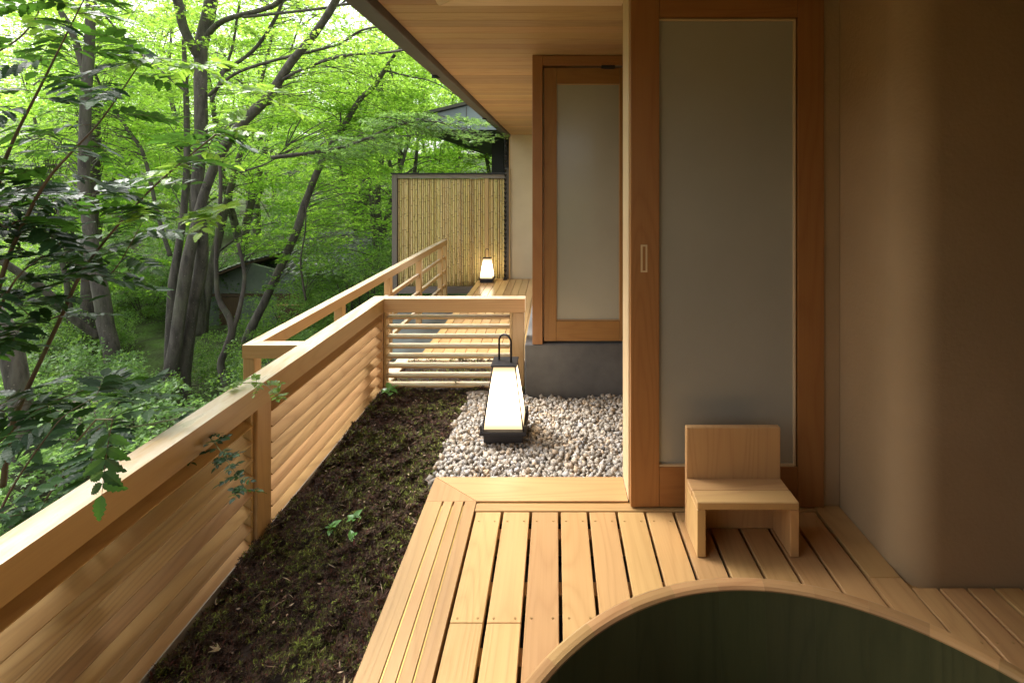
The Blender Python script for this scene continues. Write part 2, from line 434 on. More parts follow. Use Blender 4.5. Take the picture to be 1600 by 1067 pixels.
# sliding door
Y1 = 2.133
sd2 = frame_mesh('sliding_door', .322, 1.148, .003, CZ - .012, .121, .112, .135, .170, Y1, Y1 + .040, house)
sd2['label'] = 'tall sliding cedar door with a frosted pane behind the stool'
child_box('glass_pane', .444, 1.035, Y1 + .018, Y1 + .026, .172, 2.092, M['glass_frost'], sd2, 0)
child_box('glazing_bead', 1.0215, 1.028, Y1 + .004, Y1 + .0175, .176, 2.088, 'pale', sd2, 0)
child_box('glazing_bead', .4445, 1.021, Y1 + .004, Y1 + .0175, 2.081, 2.088, 'pale', sd2, 0)
child_box('glazing_bead', .4445, 1.021, Y1 + .004, Y1 + .0175, .1735, .180, 'pale', sd2, 0)
child_box('door_pull', .364, .392, Y1 - .0015, Y1 + .002, 1.005, 1.122, 'pale', sd2, 0)
child_box('door_pull', .372, .384, Y1 - .0025, Y1 - .0016, 1.012, 1.115, 'cedar', sd2, 0)

# ------------------------------------------------------------------ door sill with track grooves
sill = tag(empty('track_sill', (-.45, .5, 0)), 'pale board sill with three brass-lined grooves along the deck edge', 'sill')
YB0, YB1 = 2.175, 2.353
for (a, b_) in ((-.565, -.494), (-.486, -.4475), (-.4395, -.401), (-.393, -.345)):
    box('sill_strip', a, b_, -2.0, 2.176, -.05, 0, 'hinoki', sill, .001)
prism('sill_corner', [(-.565, 2.1765), (-.345, 2.1765), (-.565, 2.352)], 2, -.05, -.0002, wood('hinoki', 1), sill)
prism('sill_board', [(-.5635, 2.3535), (-.3435, 2.1772), (.3165, 2.1772), (.3165, 2.3535)], 2, -.05, .0, wood('hinoki', 0), sill)
for xg in (-.49, -.4435, -.397):
    box('brass_track', xg - .0022, xg + .0022, -2.0, 2.15, -.02, -.004, M['brass'], sill, 0)
    box('groove_floor', xg - .0038, xg + .0038, -2.0, 2.172, -.03, -.011, 'rim', sill, 0)
box('sill_step', -.343, 1.17, 2.118, 2.168, -.06, -.003, 'hinoki', sill)
box('brass_track', -.33, 1.16, 2.1685, 2.1745, -.03, -.004, M['brass'], sill, 0)
box('sill_skirt', -.563, -.548, -2.0, 2.34, -.4, -.0505, 'hinoki', sill)

# ------------------------------------------------------------------ plank deck
deck = tag(empty('plank_deck', (.4, 1.0, 0)), 'pale cypress plank deck with open gaps and brass screws under the tub and stool', 'deck')
scr = bpy.data.meshes.new('screw')
bm = bmesh.new(); bmesh.ops.create_cone(bm, cap_ends=True, segments=10, radius1=.0042, radius2=.0036, depth=.0016); bm.to_mesh(scr); bm.free(); scr.materials.append(M['screw'])
def screw(x, yy, z=-.0034):
    o = bpy.data.objects.new('screw', scr); C.objects.link(o); o.parent = deck; o.location = Vector((x, yy, z)) - deck.location
P0 = -.224; PS = .1205
for k in range(-1, 11):
    x0 = P0 + PS * k + .006; x1 = P0 + PS * (k + 1) - .006
    if k == -1: x0 = -.335
    if k in (-1, 0):
        box('plank', x0, x1, 1.5845, 2.112, -.030, -.004, 'hinoki', deck)
        box('plank', x0, x1, -2.0, 1.5825, -.030, -.004, 'hinoki', deck)
    else:
        ye = 2.112
        box('plank', x0, x1, -2.0, ye, -.030, -.004, 'hinoki', deck)
    for yy in (2.055, 1.60 if k < 4 else 1.25, 1.19):
        screw(x0 + .02, yy); screw(x1 - .02, yy)
box('plank', P0 + PS * 11 + .006, 1.218, 1.76, 2.167, -.030, .0, 'hinoki', deck)
prism('plank', [(P0 + PS * 11 + .006, 1.2), (1.218, 1.32), (1.218, 1.758), (P0 + PS * 11 + .006, 1.758)], 2, -.03, -.001, wood('hinoki', 1), deck)
prism('plank', [(P0 + PS * 11 + .006, -2.0), (1.218, -2.0), (1.218, 1.317), (P0 + PS * 11 + .006, 1.197)], 2, -.03, -.004, wood('hinoki', 1), deck)
for k in range(24):
    x0 = 1.231 + k * .0955
    box('plank', x0, x0 + .085, -2.0, 1.725, -.030, -.008, 'hinoki', deck)
    screw(x0 + .018, 1.52, -.0074); screw(x0 + .067, 1.52, -.0074)
for yj in (2.02, 1.75, 1.50, 1.22, .7):
    box('joist', -.34, 3.6, yj - .03, yj + .03, -.10, -.0315, 'hinoki', deck)
box('deck_underside', -.545, 3.6, -2.0, 2.34, -.45, -.40, M['soil'], deck, 0)

# ------------------------------------------------------------------ bathing stool
stool = tag(empty('bath_stool', (.716, 1.94, 0)), 'low pale cypress bath stool with a square back standing before the sliding door', 'stool')
zt = -.003
box('side_panel', .527, .559, 1.856, 2.008, zt, .173, wood('stool', 2), stool)
box('side_panel', .874, .906, 1.856, 2.008, zt, .173, wood('stool', 2), stool)
box('seat_board', .527, .906, 1.854, 1.929, .1735, .202, 'stool', stool, .003)
box('seat_board', .527, .906, 1.932, 2.008, .1735, .200, 'stool', stool, .003)
box('backrest', .527, .906, 2.009, 2.034, zt, .404, wood('stool', 2), stool, .003)

# ------------------------------------------------------------------ round tub
TX, TY, TR, TH = .366, .491, .523, .60
tub = tag(empty('bathtub', (TX, TY, 0)), 'round wooden soaking tub with a thick pale brown rim and dark green inside', 'bathtub')
def ring_piece(name, prof, a0, a1, n, mat, center, parent):
    V = []; F = []; m = len(prof)
    for i in range(n + 1):
        a = a0 + (a1 - a0) * i / n
        for (r, z) in prof: V.append((r * math.cos(a), r * math.sin(a), z))
    for i in range(n):
        for k in range(m):
            k2 = (k + 1) % m
            F.append([i * m + k, (i + 1) * m + k, (i + 1) * m + k2, i * m + k2])
    F.append(list(range(m))); F.append([n * m + k for k in range(m)][::-1])
    am = (a0 + a1) / 2; c = Vector((math.cos(am) * prof[0][0], math.sin(am) * prof[0][0], prof[0][1]))
    V = [Matrix.Rotation(-am, 3, 'Z') @ (Vector(v) - c) for v in V]
    o = meshobj(name, V, F, mat, parent, False); o.location = c; o.rotation_euler.z = am
    for i in (len(F) - 1, len(F) - 2): o.data.polygons[i].use_smooth = False
    return o
NS = 34
rimprof = [(TR, TH - .012), (TR - .004, TH - .004), (TR - .010, TH), (TR - .020, TH), (TR - .027, TH - .002), (TR - .031, TH - .006), (TR - .031, TH - .009), (TR, TH - .030)]
for k in range(NS):
    a0 = 2 * math.pi * k / NS + random.uniform(-.03, .03) * 0
    a1 = 2 * math.pi * (k + 1) / NS
    ring_piece('rim_segment', rimprof, a0, a1 - .0002, 8, wood('rim', 1), None, tub)
    sp = [(TR - .032, TH - .008), (TR - .08, -.002), (TR - .045, -.002), (TR - .006, TH - .036)]
    ring_piece('stave', sp, a0, a1 - .0002, 8, wood('stave', 2), None, tub)
n = 64
meshobj('bathwater', [((TR - .066) * math.cos(2 * math.pi * k / n), (TR - .066) * math.sin(2 * math.pi * k / n), .33) for k in range(n)], [list(range(n))], plain('bathwater', (.03, .045, .02), .03), tub)

# ------------------------------------------------------------------ planting bed: soil, gravel, moss
tag(box('soil_bed', -1.262, -.566, -2.0, 4.05, -.7, -.095, M['soil'], None, 0), kind='structure')
tag(box('gravel_bed', -.5655, .56, 2.356, 3.365, -.7, -.095, M['soil'], None, 0), kind='structure')
tag(box('soil_bed', -.5655, -.215, 3.3655, 4.05, -.7, -.095, M['soil'], None, 0), kind='structure')

def ico():
    bm = bmesh.new(); bmesh.ops.create_cube(bm, size=1.35); bmesh.ops.triangulate(bm, faces=bm.faces)
    v = np.array([q.co[:] for q in bm.verts]); f = np.array([[q.index for q in fc.verts] for fc in bm.faces]); bm.free(); return v, f
def fastmesh(name, V, F, mat, parent=None, smooth=False):
    me = bpy.data.meshes.new(name); nf, k = F.shape
    me.vertices.add(len(V)); me.vertices.foreach_set('co', np.ascontiguousarray(V, np.float32).ravel())
    me.loops.add(nf * k); me.loops.foreach_set('vertex_index', np.ascontiguousarray(F, np.int32).ravel())
    me.polygons.add(nf); me.polygons.foreach_set('loop_start', np.arange(0, nf * k, k, dtype=np.int32))
    try: me.polygons.foreach_set('loop_total', np.full(nf, k, dtype=np.int32))
    except Exception: pass
    me.update(calc_edges=True)
    if smooth: me.polygons.foreach_set('use_smooth', np.ones(nf, dtype=bool))
    me.materials.append(mat)
    o = bpy.data.objects.new(name, me); C.objects.link(o)
    if parent: o.parent = parent
    return o
def rotmats(n, r=rng):
    q = r.normal(size=(n, 4)); q /= np.linalg.norm(q, axis=1)[:, None]
    a, b, c, d = q.T
    return np.stack([np.stack([1 - 2 * (c * c + d * d), 2 * (b * c - a * d), 2 * (b * d + a * c)], -1), np.stack([2 * (b * c + a * d), 1 - 2 * (b * b + d * d), 2 * (c * d - a * b)], -1), np.stack([2 * (b * d - a * c), 2 * (c * d + a * b), 1 - 2 * (b * b + c * c)], -1)], 1)

def gravel():
    v, f = ico()
    pts = []
    for layer, (z, step) in enumerate(((-.086, .0235), (-.073, .0225), (-.060, .0225))):
        for yy in np.arange(2.375, 3.40, step):
            for xx in np.arange(-.60, .56, step):
                x = xx + rng.uniform(-.011, .011) + (step / 2 if layer % 2 else 0); y2 = yy + rng.uniform(-.011, .011)
                edge = -.595 - .02 * math.sin(y2 * 3) + .008 * math.sin(y2 * 31)
                if x < edge or (y2 > 3.35 and x > -.23) : continue
                if y2 < 2.37: continue
                # the lamp's foot presses in
                pts.append((x, y2, z + rng.uniform(-.007, .007) + .006 * math.sin(x * 9 + y2 * 5)))
    P = np.array(pts); n = len(P)
    S = rng.uniform(.55, 1.3, (n, 3)) * rng.uniform(.0100, .0195, (n, 1)); 
    D = 1 + rng.uniform(-.38, .30, (n, len(v), 1))
    L = v[None] * D * S[:, None, :]
    W = np.einsum('nij,nkj->nki', rotmats(n), L) + P[:, None, :]
    F = (f[None] + (np.arange(n) * len(v))[:, None, None]).reshape(-1, 3)
    b = NB('gravel_stone'); g = b.n('ShaderNodeNewGeometry'); tc = b.n('ShaderNodeTexCoord')
    r = g.outputs['Random Per Island']
    col = b.ramp(r, [(0, (.18, .155, .125)), (.25, (.34, .30, .25)), (.5, (.44, .40, .34)), (.68, (.46, .34, .22)), (.82, (.48, .45, .42)), (1, (.22, .21, .20))])
    nn = b.n('ShaderNodeTexNoise', {'Vector': tc.outputs['Object'], 'Scale': 130.0, 'Detail': 4.0})
    col = b.mix(b.math('MULTIPLY', b.math('SUBTRACT', nn.outputs[0], .5), 3.0, clamp=True), col, (.12, .10, .085, 1))
    bp = b.n('ShaderNodeBump', {'Strength': .5, 'Distance': .002, 'Height': nn.outputs[0]})
    m = b.done(b.n('ShaderNodeBsdfPrincipled', {'Base Color': col, 'Roughness': .75, 'Normal': bp.outputs[0]}).outputs[0])
    o = fastmesh('gravel', W.reshape(-1, 3), F, m)
    tag(o, 'pale crushed gravel filling the bed between moss and door', 'gravel', kind='stuff')
gravel()

def moss_patch(name, regions, label, n_per_m2=17000):
    # each sprig: a small star of six narrow blades
    blades = []; 
    Vt = []; Ft = []
    for k in range(6):
        a = k * math.pi / 3; ca, sa = math.cos(a), math.sin(a)
        r, h = 1.0, .55
        Vt += [(0, 0, 0), (ca * .5 - sa * .16, sa * .5 + ca * .16, .45), (ca * r, sa * r, h), (ca * .5 + sa * .16, sa * .5 - ca * .16, .45)]
        Ft.append([4 * k, 4 * k + 1, 4 * k + 2, 4 * k + 3])
    Vt = np.array(Vt); Ft = np.array(Ft)
    P = []
    for (x0, x1, y0, y1, cond) in regions:
        n = int((x1 - x0) * (y1 - y0) * n_per_m2)
        q = np.stack([rng.uniform(x0, x1, n), rng.uniform(y0, y1, n)], -1)
        if cond: q = q[cond(q[:, 0], q[:, 1])]
        P.append(q)
    P = np.concatenate(P); n = len(P)
    x, y = P.T
    bump = .022 * np.sin(x * 23 + np.sin(y * 11) * 1.5) * np.sin(y * 19 + 1.3 * np.sin(x * 13)) + .010 * np.sin(x * 51 + y * 17) * np.sin(y * 47) + .012 * np.sin(y * 6 + x * 4)
    z = -.095 + .018 + bump + rng.uniform(-.010, .014, n)
    a = rng.uniform(0, 6.28, n); s = rng.uniform(.008, .017, n) * (1 + .25 * np.sin(x * 7 + y * 3))
    tl = rng.normal(0, .35, (n, 2))
    ca, sa = np.cos(a), np.sin(a)
    L = Vt[None] * s[:, None, None]
    X = L[..., 0] * ca[:, None] - L[..., 1] * sa[:, None]; Yv = L[..., 0] * sa[:, None] + L[..., 1] * ca[:, None]
    Z = L[..., 2] * rng.uniform(.6, 1.9, n)[:, None] + X * tl[:, :1] + Yv * tl[:, 1:]
    W = np.stack([X + x[:, None], Yv + y[:, None], Z + z[:, None]], -1).reshape(-1, 3)
    F = (Ft[None] + (np.arange(n) * len(Vt))[:, None, None]).reshape(-1, 4)
    o = fastmesh(name, W, F, M['moss'])
    tag(o, label, 'moss', kind='stuff')
def moss_mat():
    b = NB('moss'); g = b.n('ShaderNodeNewGeometry'); tc = b.n('ShaderNodeTexCoord')
    n = b.n('ShaderNodeTexNoise', {'Vector': tc.outputs['Object'], 'Scale': 5.5, 'Detail': 5.0, 'Roughness': .6})
    n2 = b.n('ShaderNodeTexNoise', {'Vector': tc.outputs['Object'], 'Scale': 48.0, 'Detail': 2.0})
    r = g.outputs['Random Per Island']
    green = b.ramp(r, [(0, (.060, .048, .018)), (.5, (.105, .105, .026)), (.8, (.20, .25, .035)), (1, (.33, .40, .08))])
    brown = b.ramp(b.math('FRACT', b.math('MULTIPLY', r, 9.7)), [(0, (.032, .018, .012)), (.55, (.080, .045, .028)), (.85, (.10, .058, .038)), (1, (.15, .05, .035))])
    f = b.math('ADD', b.math('MULTIPLY', b.math('SUBTRACT', n.outputs[0], .5), 5.0), b.math('MULTIPLY', b.math('SUBTRACT', n2.outputs[0], .5), 7.0))
    f = b.math('ADD', f, .10, clamp=True)
    col = b.mix(f, brown, green)
    return b.done(b.n('ShaderNodeBsdfPrincipled', {'Base Color': col, 'Roughness': .7, 'Specular IOR Level': .25}).outputs[0])
M['moss'] = moss_mat()
moss_patch('moss', [(-1.20, -.575, .4, 3.46, lambda x, y: (x < -.59 - .02 * np.sin(y * 3)) | (y < 2.36))], 'dark brown and green star moss growing between louvered railing and deck')
moss_patch('moss', [(-1.20, -.22, 3.47, 4.05, None)], 'green moss beyond the louvered cross railing', 6000)

# stone and seedlings in the bed
def rock(name, c, s, label, seed, mat):
    bm = bmesh.new(); bmesh.ops.create_icosphere(bm, subdivisions=3, radius=1)
    rr = random.Random(seed); ph = [rr.uniform(0, 6) for _ in range(6)]
    for v in bm.verts:
        q = v.co; k = 1 + .13 * math.sin(q.x * 3 + ph[0]) * math.sin(q.y * 4 + ph[1]) + .08 * math.sin(q.z * 7 + ph[2] + q.x * 5)
        p = 4.0; m = (abs(q.x) ** p + abs(q.y) ** p + abs(q.z) ** p) ** (1 / p)
        v.co = Vector((q.x / m * s[0], q.y / m * s[1], q.z / m * s[2])) * k
    me = bpy.data.meshes.new(name); bm.to_mesh(me); bm.free(); me.materials.append(mat)
    o = bpy.data.objects.new(name, me); C.objects.link(o); o.location = c
    tag(o, label, 'stone'); return o
rock('stone', (-.52, 3.42, -.085), (.085, .035, .035), 'flat rough brown stone between moss and gravel before the cross railing', 3, M['rock'])

# ------------------------------------------------------------------ louvered railing
RZ0, RZ1 = .47, .565
lr = tag(empty('louvered_railing', (-1.25, 2.0, -.1)), 'low cypress railing with louvre slats and wide wet cap around the moss bed', 'railing')
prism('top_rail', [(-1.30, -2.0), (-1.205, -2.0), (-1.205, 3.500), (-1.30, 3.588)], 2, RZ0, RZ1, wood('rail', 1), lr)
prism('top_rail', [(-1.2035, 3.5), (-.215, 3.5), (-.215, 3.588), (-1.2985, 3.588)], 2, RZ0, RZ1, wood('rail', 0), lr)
PY = [.55, 2.03, 3.505]
for k, yy in enumerate(PY):
    box('post', -1.292, -1.212, yy, yy + (.10 if k < 2 else .075), -.6, RZ0 - .001, wood('rail', 2), lr, .003)
box('post', -.305, -.222, 3.508, 3.58, -.6, RZ0 - .001, wood('rail', 2), lr, .003)
for yy in (2.01, .53): box('stop_strip', -1.262, -1.226, yy, yy + .018, -.09, RZ0 - .001, wood('rail', 2), lr)
for yy in (2.132, .652): box('stop_strip', -1.262, -1.232, yy, yy + .010, -.09, RZ0 - .001, wood('rail', 2), lr)
TILT = R(-31)
for (ya, yb) in ((-1.6, .528), (.665, 2.008), (2.144, 3.503)):
    for k in range(8):
        z = .428 - .0686 * k
        box('slat', -1.287, -1.211, ya + .001, yb - .001, z - .0035, z + .0035, 'slat', lr, .0008, rot=(0, -TILT, 0))
for k in range(8):
    z = .428 - .0686 * k
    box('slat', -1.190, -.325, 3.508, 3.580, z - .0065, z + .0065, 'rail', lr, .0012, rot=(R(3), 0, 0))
box('stop_strip', -1.208, -1.192, 3.515, 3.57, -.12, RZ0 - .001, wood('rail', 2), lr)
box('stop_strip', -.323, -.307, 3.515, 3.57, -.12, RZ0 - .001, wood('rail', 2), lr)
for (ya, yb) in ((-1.6, .549), (.651, 2.029), (2.131, 3.503)):
    box('kerb_board', -1.2095, -1.2055, ya, yb, -.16, -.0565, 'greyrail', lr)
box('kerb_board', -1.190, -.325, 3.530, 3.560, -.16, -.100, 'greyrail', lr)
box('skirt_board', -1.30, -1.27, -2.0, 4.05, -1.4, -.61, 'greywood', lr)

# ------------------------------------------------------------------ far deck and its railing
FZ = -.45
fd = tag(empty('far_deck', (-.8, 6.5, FZ)), 'lower plank deck with the small lantern behind the louvered cross railing', 'deck')
box('edge_board', -1.425, -1.335, 4.10, 9.34, FZ - .12, FZ + .002, 'hinoki', fd)
for k in range(9):
    x0 = -1.331 + k * .1205
    for (a, b_) in ((4.10, 6.3 + .45 * (k % 2)), (6.303 + .45 * (k % 2), 9.34)):
        box('plank', x0 + .0025, x0 + .118, a, b_, FZ - .03, FZ, 'wetdeck', fd)
box('deck_frame', -1.40, -.25, 4.12, 9.3, FZ - .3, FZ - .125, 'hinoki', fd, 0)
tag(box('stone_terrace', -3.4, -1.428, 3.2, 9.4, -.95, -.80, M['stone_floor'], None, .01), kind='structure')

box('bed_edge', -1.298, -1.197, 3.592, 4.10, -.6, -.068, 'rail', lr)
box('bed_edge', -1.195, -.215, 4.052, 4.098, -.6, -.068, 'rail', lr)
RT = .30
fr = tag(empty('open_railing', (-2.05, 6, FZ)), 'open cypress railing with square posts on the outer side of the far deck', 'railing')
xo0, xo1 = -2.085, -2.0
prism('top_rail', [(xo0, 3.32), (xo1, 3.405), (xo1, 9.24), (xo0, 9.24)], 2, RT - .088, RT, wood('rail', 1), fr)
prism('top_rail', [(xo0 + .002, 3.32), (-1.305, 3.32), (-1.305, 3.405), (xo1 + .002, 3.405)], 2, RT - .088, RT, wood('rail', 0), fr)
for yy in (3.323, 4.69, 6.06, 7.43, 8.80):
    box('post', xo0 + .004, xo1 - .004, yy, yy + .08, -.82, RT - .0885, wood('rail', 2), fr, .003)
box('post', xo0 + .004, xo1 - .004, 9.155, 9.235, -.82, RT - .0885, wood('rail', 2), fr, .003)
for zc in (-.02, -.28, -.54):
    for a, b_ in ((3.404, 4.689), (4.771, 6.059), (6.141, 7.429), (7.511, 8.799), (8.881, 9.154)):
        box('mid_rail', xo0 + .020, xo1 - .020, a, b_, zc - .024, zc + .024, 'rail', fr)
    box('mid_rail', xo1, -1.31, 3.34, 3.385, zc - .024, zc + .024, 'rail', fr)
box('post', -1.385, -1.308, 3.325, 3.40, -.82, RT - .0885, wood('rail', 2), fr)

# ------------------------------------------------------------------ bamboo fence
bf = tag(empty('bamboo_fence', (-2.0, 9.45, -.8)), 'tall screen fence of upright yellow bamboo poles in a grey frame', 'fence')
FX0, FX1, FT = -3.075, -.945, 1.50
box('frame_post', FX0, FX0 + .095, 9.38, 9.50, -1.6, FT - .002, 'greywood', bf)
box('frame_cap', FX0 - .02, FX1, 9.36, 9.52, FT, FT + .028, M['dark_metal'], bf)
box('frame_rail', FX0 + .097, FX1, 9.39, 9.50, FT - .075, FT - .002, 'greywood', bf)
box('frame_rail', FX0 + .097, -1.35, 9.37, 9.50, -.735, -.61, 'greywood', bf)
box('backing', FX0 + .1, FX1, 9.46, 9.49, -.6, FT - .08, 'darkwood', bf, 0)
def bamboo_mat():
    b = NB('bamboo'); tc = b.n('ShaderNodeTexCoord'); oi = b.n('ShaderNodeObjectInfo'); r = oi.outputs['Random']
    col = b.ramp(r, [(0, (.52, .36, .12)), (.3, (.68, .53, .21)), (.6, (.58, .48, .17)), (.8, (.72, .54, .25)), (1, (.42, .29, .11))])
    cb = b.n('ShaderNodeCombineXYZ', {2: b.math('MULTIPLY', r, 50.0)})
    ad = b.n('ShaderNodeVectorMath', {0: tc.outputs['Object'], 1: cb.outputs[0]}, operation='ADD')
    n = b.n('ShaderNodeTexNoise', {'Vector': b.n('ShaderNodeMapping', {'Vector': ad.outputs[0], 'Scale': (60, 60, 3)}).outputs[0], 'Scale': 1.0, 'Detail': 4.0})
    col = b.mix(b.math('MULTIPLY', b.math('SUBTRACT', n.outputs[0], .5), 3.0, clamp=True), col, (.32, .26, .11, 1))
    sp = b.n('ShaderNodeSeparateXYZ', {0: ad.outputs[0]})
    fr_ = b.math('PINGPONG', sp.outputs[2], .15)
    col = b.mix(b.math('LESS_THAN', fr_, .005), col, (.22, .15, .06, 1))
    return b.done(b.n('ShaderNodeBsdfPrincipled', {'Base Color': col, 'Roughness': .38}).outputs[0])
M['bamboo'] = bamboo_mat()
def bamboo_mesh(seed):
    rr = random.Random(seed); r = 1.0; pts = []; rad = []
    z = 0; H = 2.02; nodes = []; q = rr.uniform(.05, .25)
    while q < H: nodes.append(q); q += rr.uniform(.24, .33)
    pts.append(Vector((0, 0, 0))); rad.append(r)
    for q in nodes:
        for dz, rv in ((-.012, 1.0), (-.003, 1.14), (.004, .98)):
            if 0 < q + dz < H: pts.append(Vector((0, 0, q + dz))); rad.append(rv)
    pts.append(Vector((0, 0, H))); rad.append(1.0)
    V, F = tube_data(pts, [x * .0200 for x in rad], 8)
    me = bpy.data.meshes.new('bamboo_pole'); me.from_pydata([tuple(v) for v in V], [], F); me.materials.append(M['bamboo'])
    me.polygons.foreach_set('use_smooth', [len(p.vertices) == 4 for p in me.polygons])
    return me
bms = [bamboo_mesh(i) for i in range(5)]
x = FX0 + .118; k = 0
while x < FX1 - .015:
    if -1.335 < x < -1.265:
        box('flat_board', -1.335, -1.262, 9.405, 9.435, -.6, FT - .078, 'rail', bf); x = -1.24; continue
    s = random.uniform(.82, 1.08)
    o = bpy.data.objects.new('bamboo_pole', bms[k % 5]); C.objects.link(o); o.parent = bf
    o.location = Vector((x, 9.432 + random.uniform(-.005, .005), -.605)) - bf.location
    o.scale = (s, s, 1); o.rotation_euler = (0, random.uniform(-.0015, .0015), random.uniform(0, 6))
    x += .0405 * s + .002; k += 1

added_screen = tag(empty('bamboo_fence', (-3.5, 1.0, -1.2)), 'added unseen bamboo screen left of the tub terrace, blocking daylight', 'fence')  # out-of-view screen, added to keep low light from the left off the terrace
box('backing', -3.52, -3.49, -1.0, 2.85, -1.3, 2.6, 'greywood', added_screen, 0)
box('frame_cap', -3.56, -3.42, -1.0, 2.88, 2.602, 2.64, M['dark_metal'], added_screen, 0)
for k in range(91):
    o = bpy.data.objects.new('bamboo_pole', bms[k % 5]); C.objects.link(o); o.parent = added_screen
    o.location = (.035, -1.96 + k * .0418, -.05); o.scale = (1, 1, 1.83); o.rotation_euler.z = random.uniform(0, 6)

for (ya, yb, zb, lab) in ((-2.1, .33, .8, 'added unseen long blind on the garden side behind the tub, blocking daylight'), (.38, 1.22, 1.88, 'added unseen short blind beside the tub under the eave, blocking daylight')):  # out-of-view blinds, added to cut the daylight reaching the bath area
    bl = tag(empty('added_blind', (-.50, (ya + yb) / 2, zb)), lab, 'blind')
    nsl = int((2.23 - zb) / .03)
    for k in range(nsl): box('added_blind_slat', -.503, -.497, ya, yb, zb + k * .03, zb + k * .03 + .0285, 'rim', bl, 0)
    box('bottom_rail', -.51, -.49, ya, yb, zb - .022, zb - .001, 'cedar', bl)

# ------------------------------------------------------------------ rain chain
rc = tag(empty('rain_chain', (-.925, 9.22, FZ)), 'dark rain chain of small cups hanging from the eave to the far deck', 'rain chain')
prof = [(.004, 0), (.010, .006), (.032, .052), (.036, .056), (.031, .056), (.009, .012)]
V = []; F = []; n = 10
for (r, z) in prof:
    for q in range(n): V.append((r * math.cos(q * 2 * math.pi / n), r * math.sin(q * 2 * math.pi / n), z))
for i in range(len(prof) - 1):
    for q in range(n): F.append([i * n + q, i * n + (q + 1) % n, (i + 1) * n + (q + 1) % n, (i + 1) * n + q])
cm = bpy.data.meshes.new('cup'); cm.from_pydata(V, [], F); cm.materials.append(M['dark_metal'])
for k in range(31):
    o = bpy.data.objects.new('cup', cm); C.objects.link(o); o.parent = rc; o.location = (0, 0, .05 + k * .084)
tubes('link_wire', [([(-.012, 0, .03), (-.012, 0, 2.64)], [.003, .003], 5, 0), ([(.012, 0, .03), (.012, 0, 2.64)], [.003, .003], 5, 0)], M['dark_metal'], rc)
box('foot_bracket', -.96, -.89, 9.19, 9.25, FZ + .001, FZ + .045, M['dark_metal'], rc)

# ------------------------------------------------------------------ lanterns
def lantern(loc, rz, s, label):
    t = tag(empty('floor_lantern', loc, rz), label, 'lantern', 'portable paper lanterns')
    def ob(o): o.location = Vector(o.location); return o
    W, H = .128 * s, .41 * s        # half width at base, height to the cap
    wb, wt = .105 * s, .058 * s     # half widths of the shade bottom and top
    zb, zt_ = .066 * s, .385 * s
    lm = M['lantern_metal']
    def lb(name, x0, x1, y0, y1, z0, z1, m, bev=.002):
        o = box(name, x0, x1, y0, y1, z0, z1, m, None, bev); o.parent = t; return o
    lb('base', -.104 * s, .104 * s, -.104 * s, .104 * s, 0, .045 * s, lm, .003)
    lb('base_tray', -.124 * s, .124 * s, -.124 * s, .124 * s, .0455 * s, .063 * s, lm, .003)
    # four glowing trapezoid panels
    for k in range(4):
        a = k * math.pi / 2
        Rm = Matrix.Rotation(a, 3, 'Z')
        v = [Rm @ Vector(p) for p in ((-wb, -wb, zb), (wb, -wb, zb), (wt, -wt, zt_), (-wt, -wt, zt_))]
        v2 = [Rm @ (Vector(p)) for p in ((-wb + .003, -wb + .003, zb), (wb - .003, -wb + .003, zb), (wt - .003, -wt + .003, zt_), (-wt + .003, -wt + .003, zt_))]
        meshobj('paper_panel', v + v2, [[0, 1, 2, 3], [7, 6, 5, 4], [0, 4, 5, 1], [1, 5, 6, 2], [2, 6, 7, 3], [3, 7, 4, 0]], M['paper'], t)
        p0 = Rm @ Vector((wb + .002, -wb - .002, zb - .004)); p1 = Rm @ Vector((wt + .002, -wt - .002, zt_ + .004))
        tubes('corner_bar', [([p0, p1], [.0045 * s, .004 * s], 4, 0)], lm, t, False)
        q0 = Rm @ Vector((-wb, -wb - .003, zb + .003)); q1 = Rm @ Vector((wb, -wb - .003, zb + .003))
        tubes('edge_bar', [([q0, q1], [.0042 * s] * 2, 4, 0)], lm, t, False)
        # short upright fin at each corner of the tray
        f0 = Rm @ Vector((.116 * s, -.116 * s, .062 * s)); 
        tubes('corner_fin', [([f0, f0 + Vector((0, 0, .035 * s))], [.006 * s] * 2, 4, 0)], lm, t, False)
    lb('cap', -(wt + .012 * s), wt + .012 * s, -(wt + .012 * s), wt + .012 * s, zt_ + .001, zt_ + .010 * s, lm)
    pts = []
    for k in range(17):
        a = math.pi - math.pi * k / 16
        pts.append(Vector((.040 * s * math.cos(a), .040 * s * -math.cos(a) * .0 , zt_ + .115 * s + .040 * s * math.sin(a))))
    pts = [Vector((-.040 * s, 0, zt_ + .012 * s))] + pts + [Vector((.040 * s, 0, zt_ + .012 * s))]
    h = tubes('handle', [(pts, [.0055 * s] * len(pts), 8, 0)], lm, t); h.rotation_euler.z = R(-30)
    return t
lantern((-.288, 2.850, -.045), 0, 1.04, 'large lit paper lantern in a black frame standing on the gravel')
lantern((-1.245, 9.08, FZ), 0, 1.10, 'small distant lit lantern on the far deck before the bamboo fence')

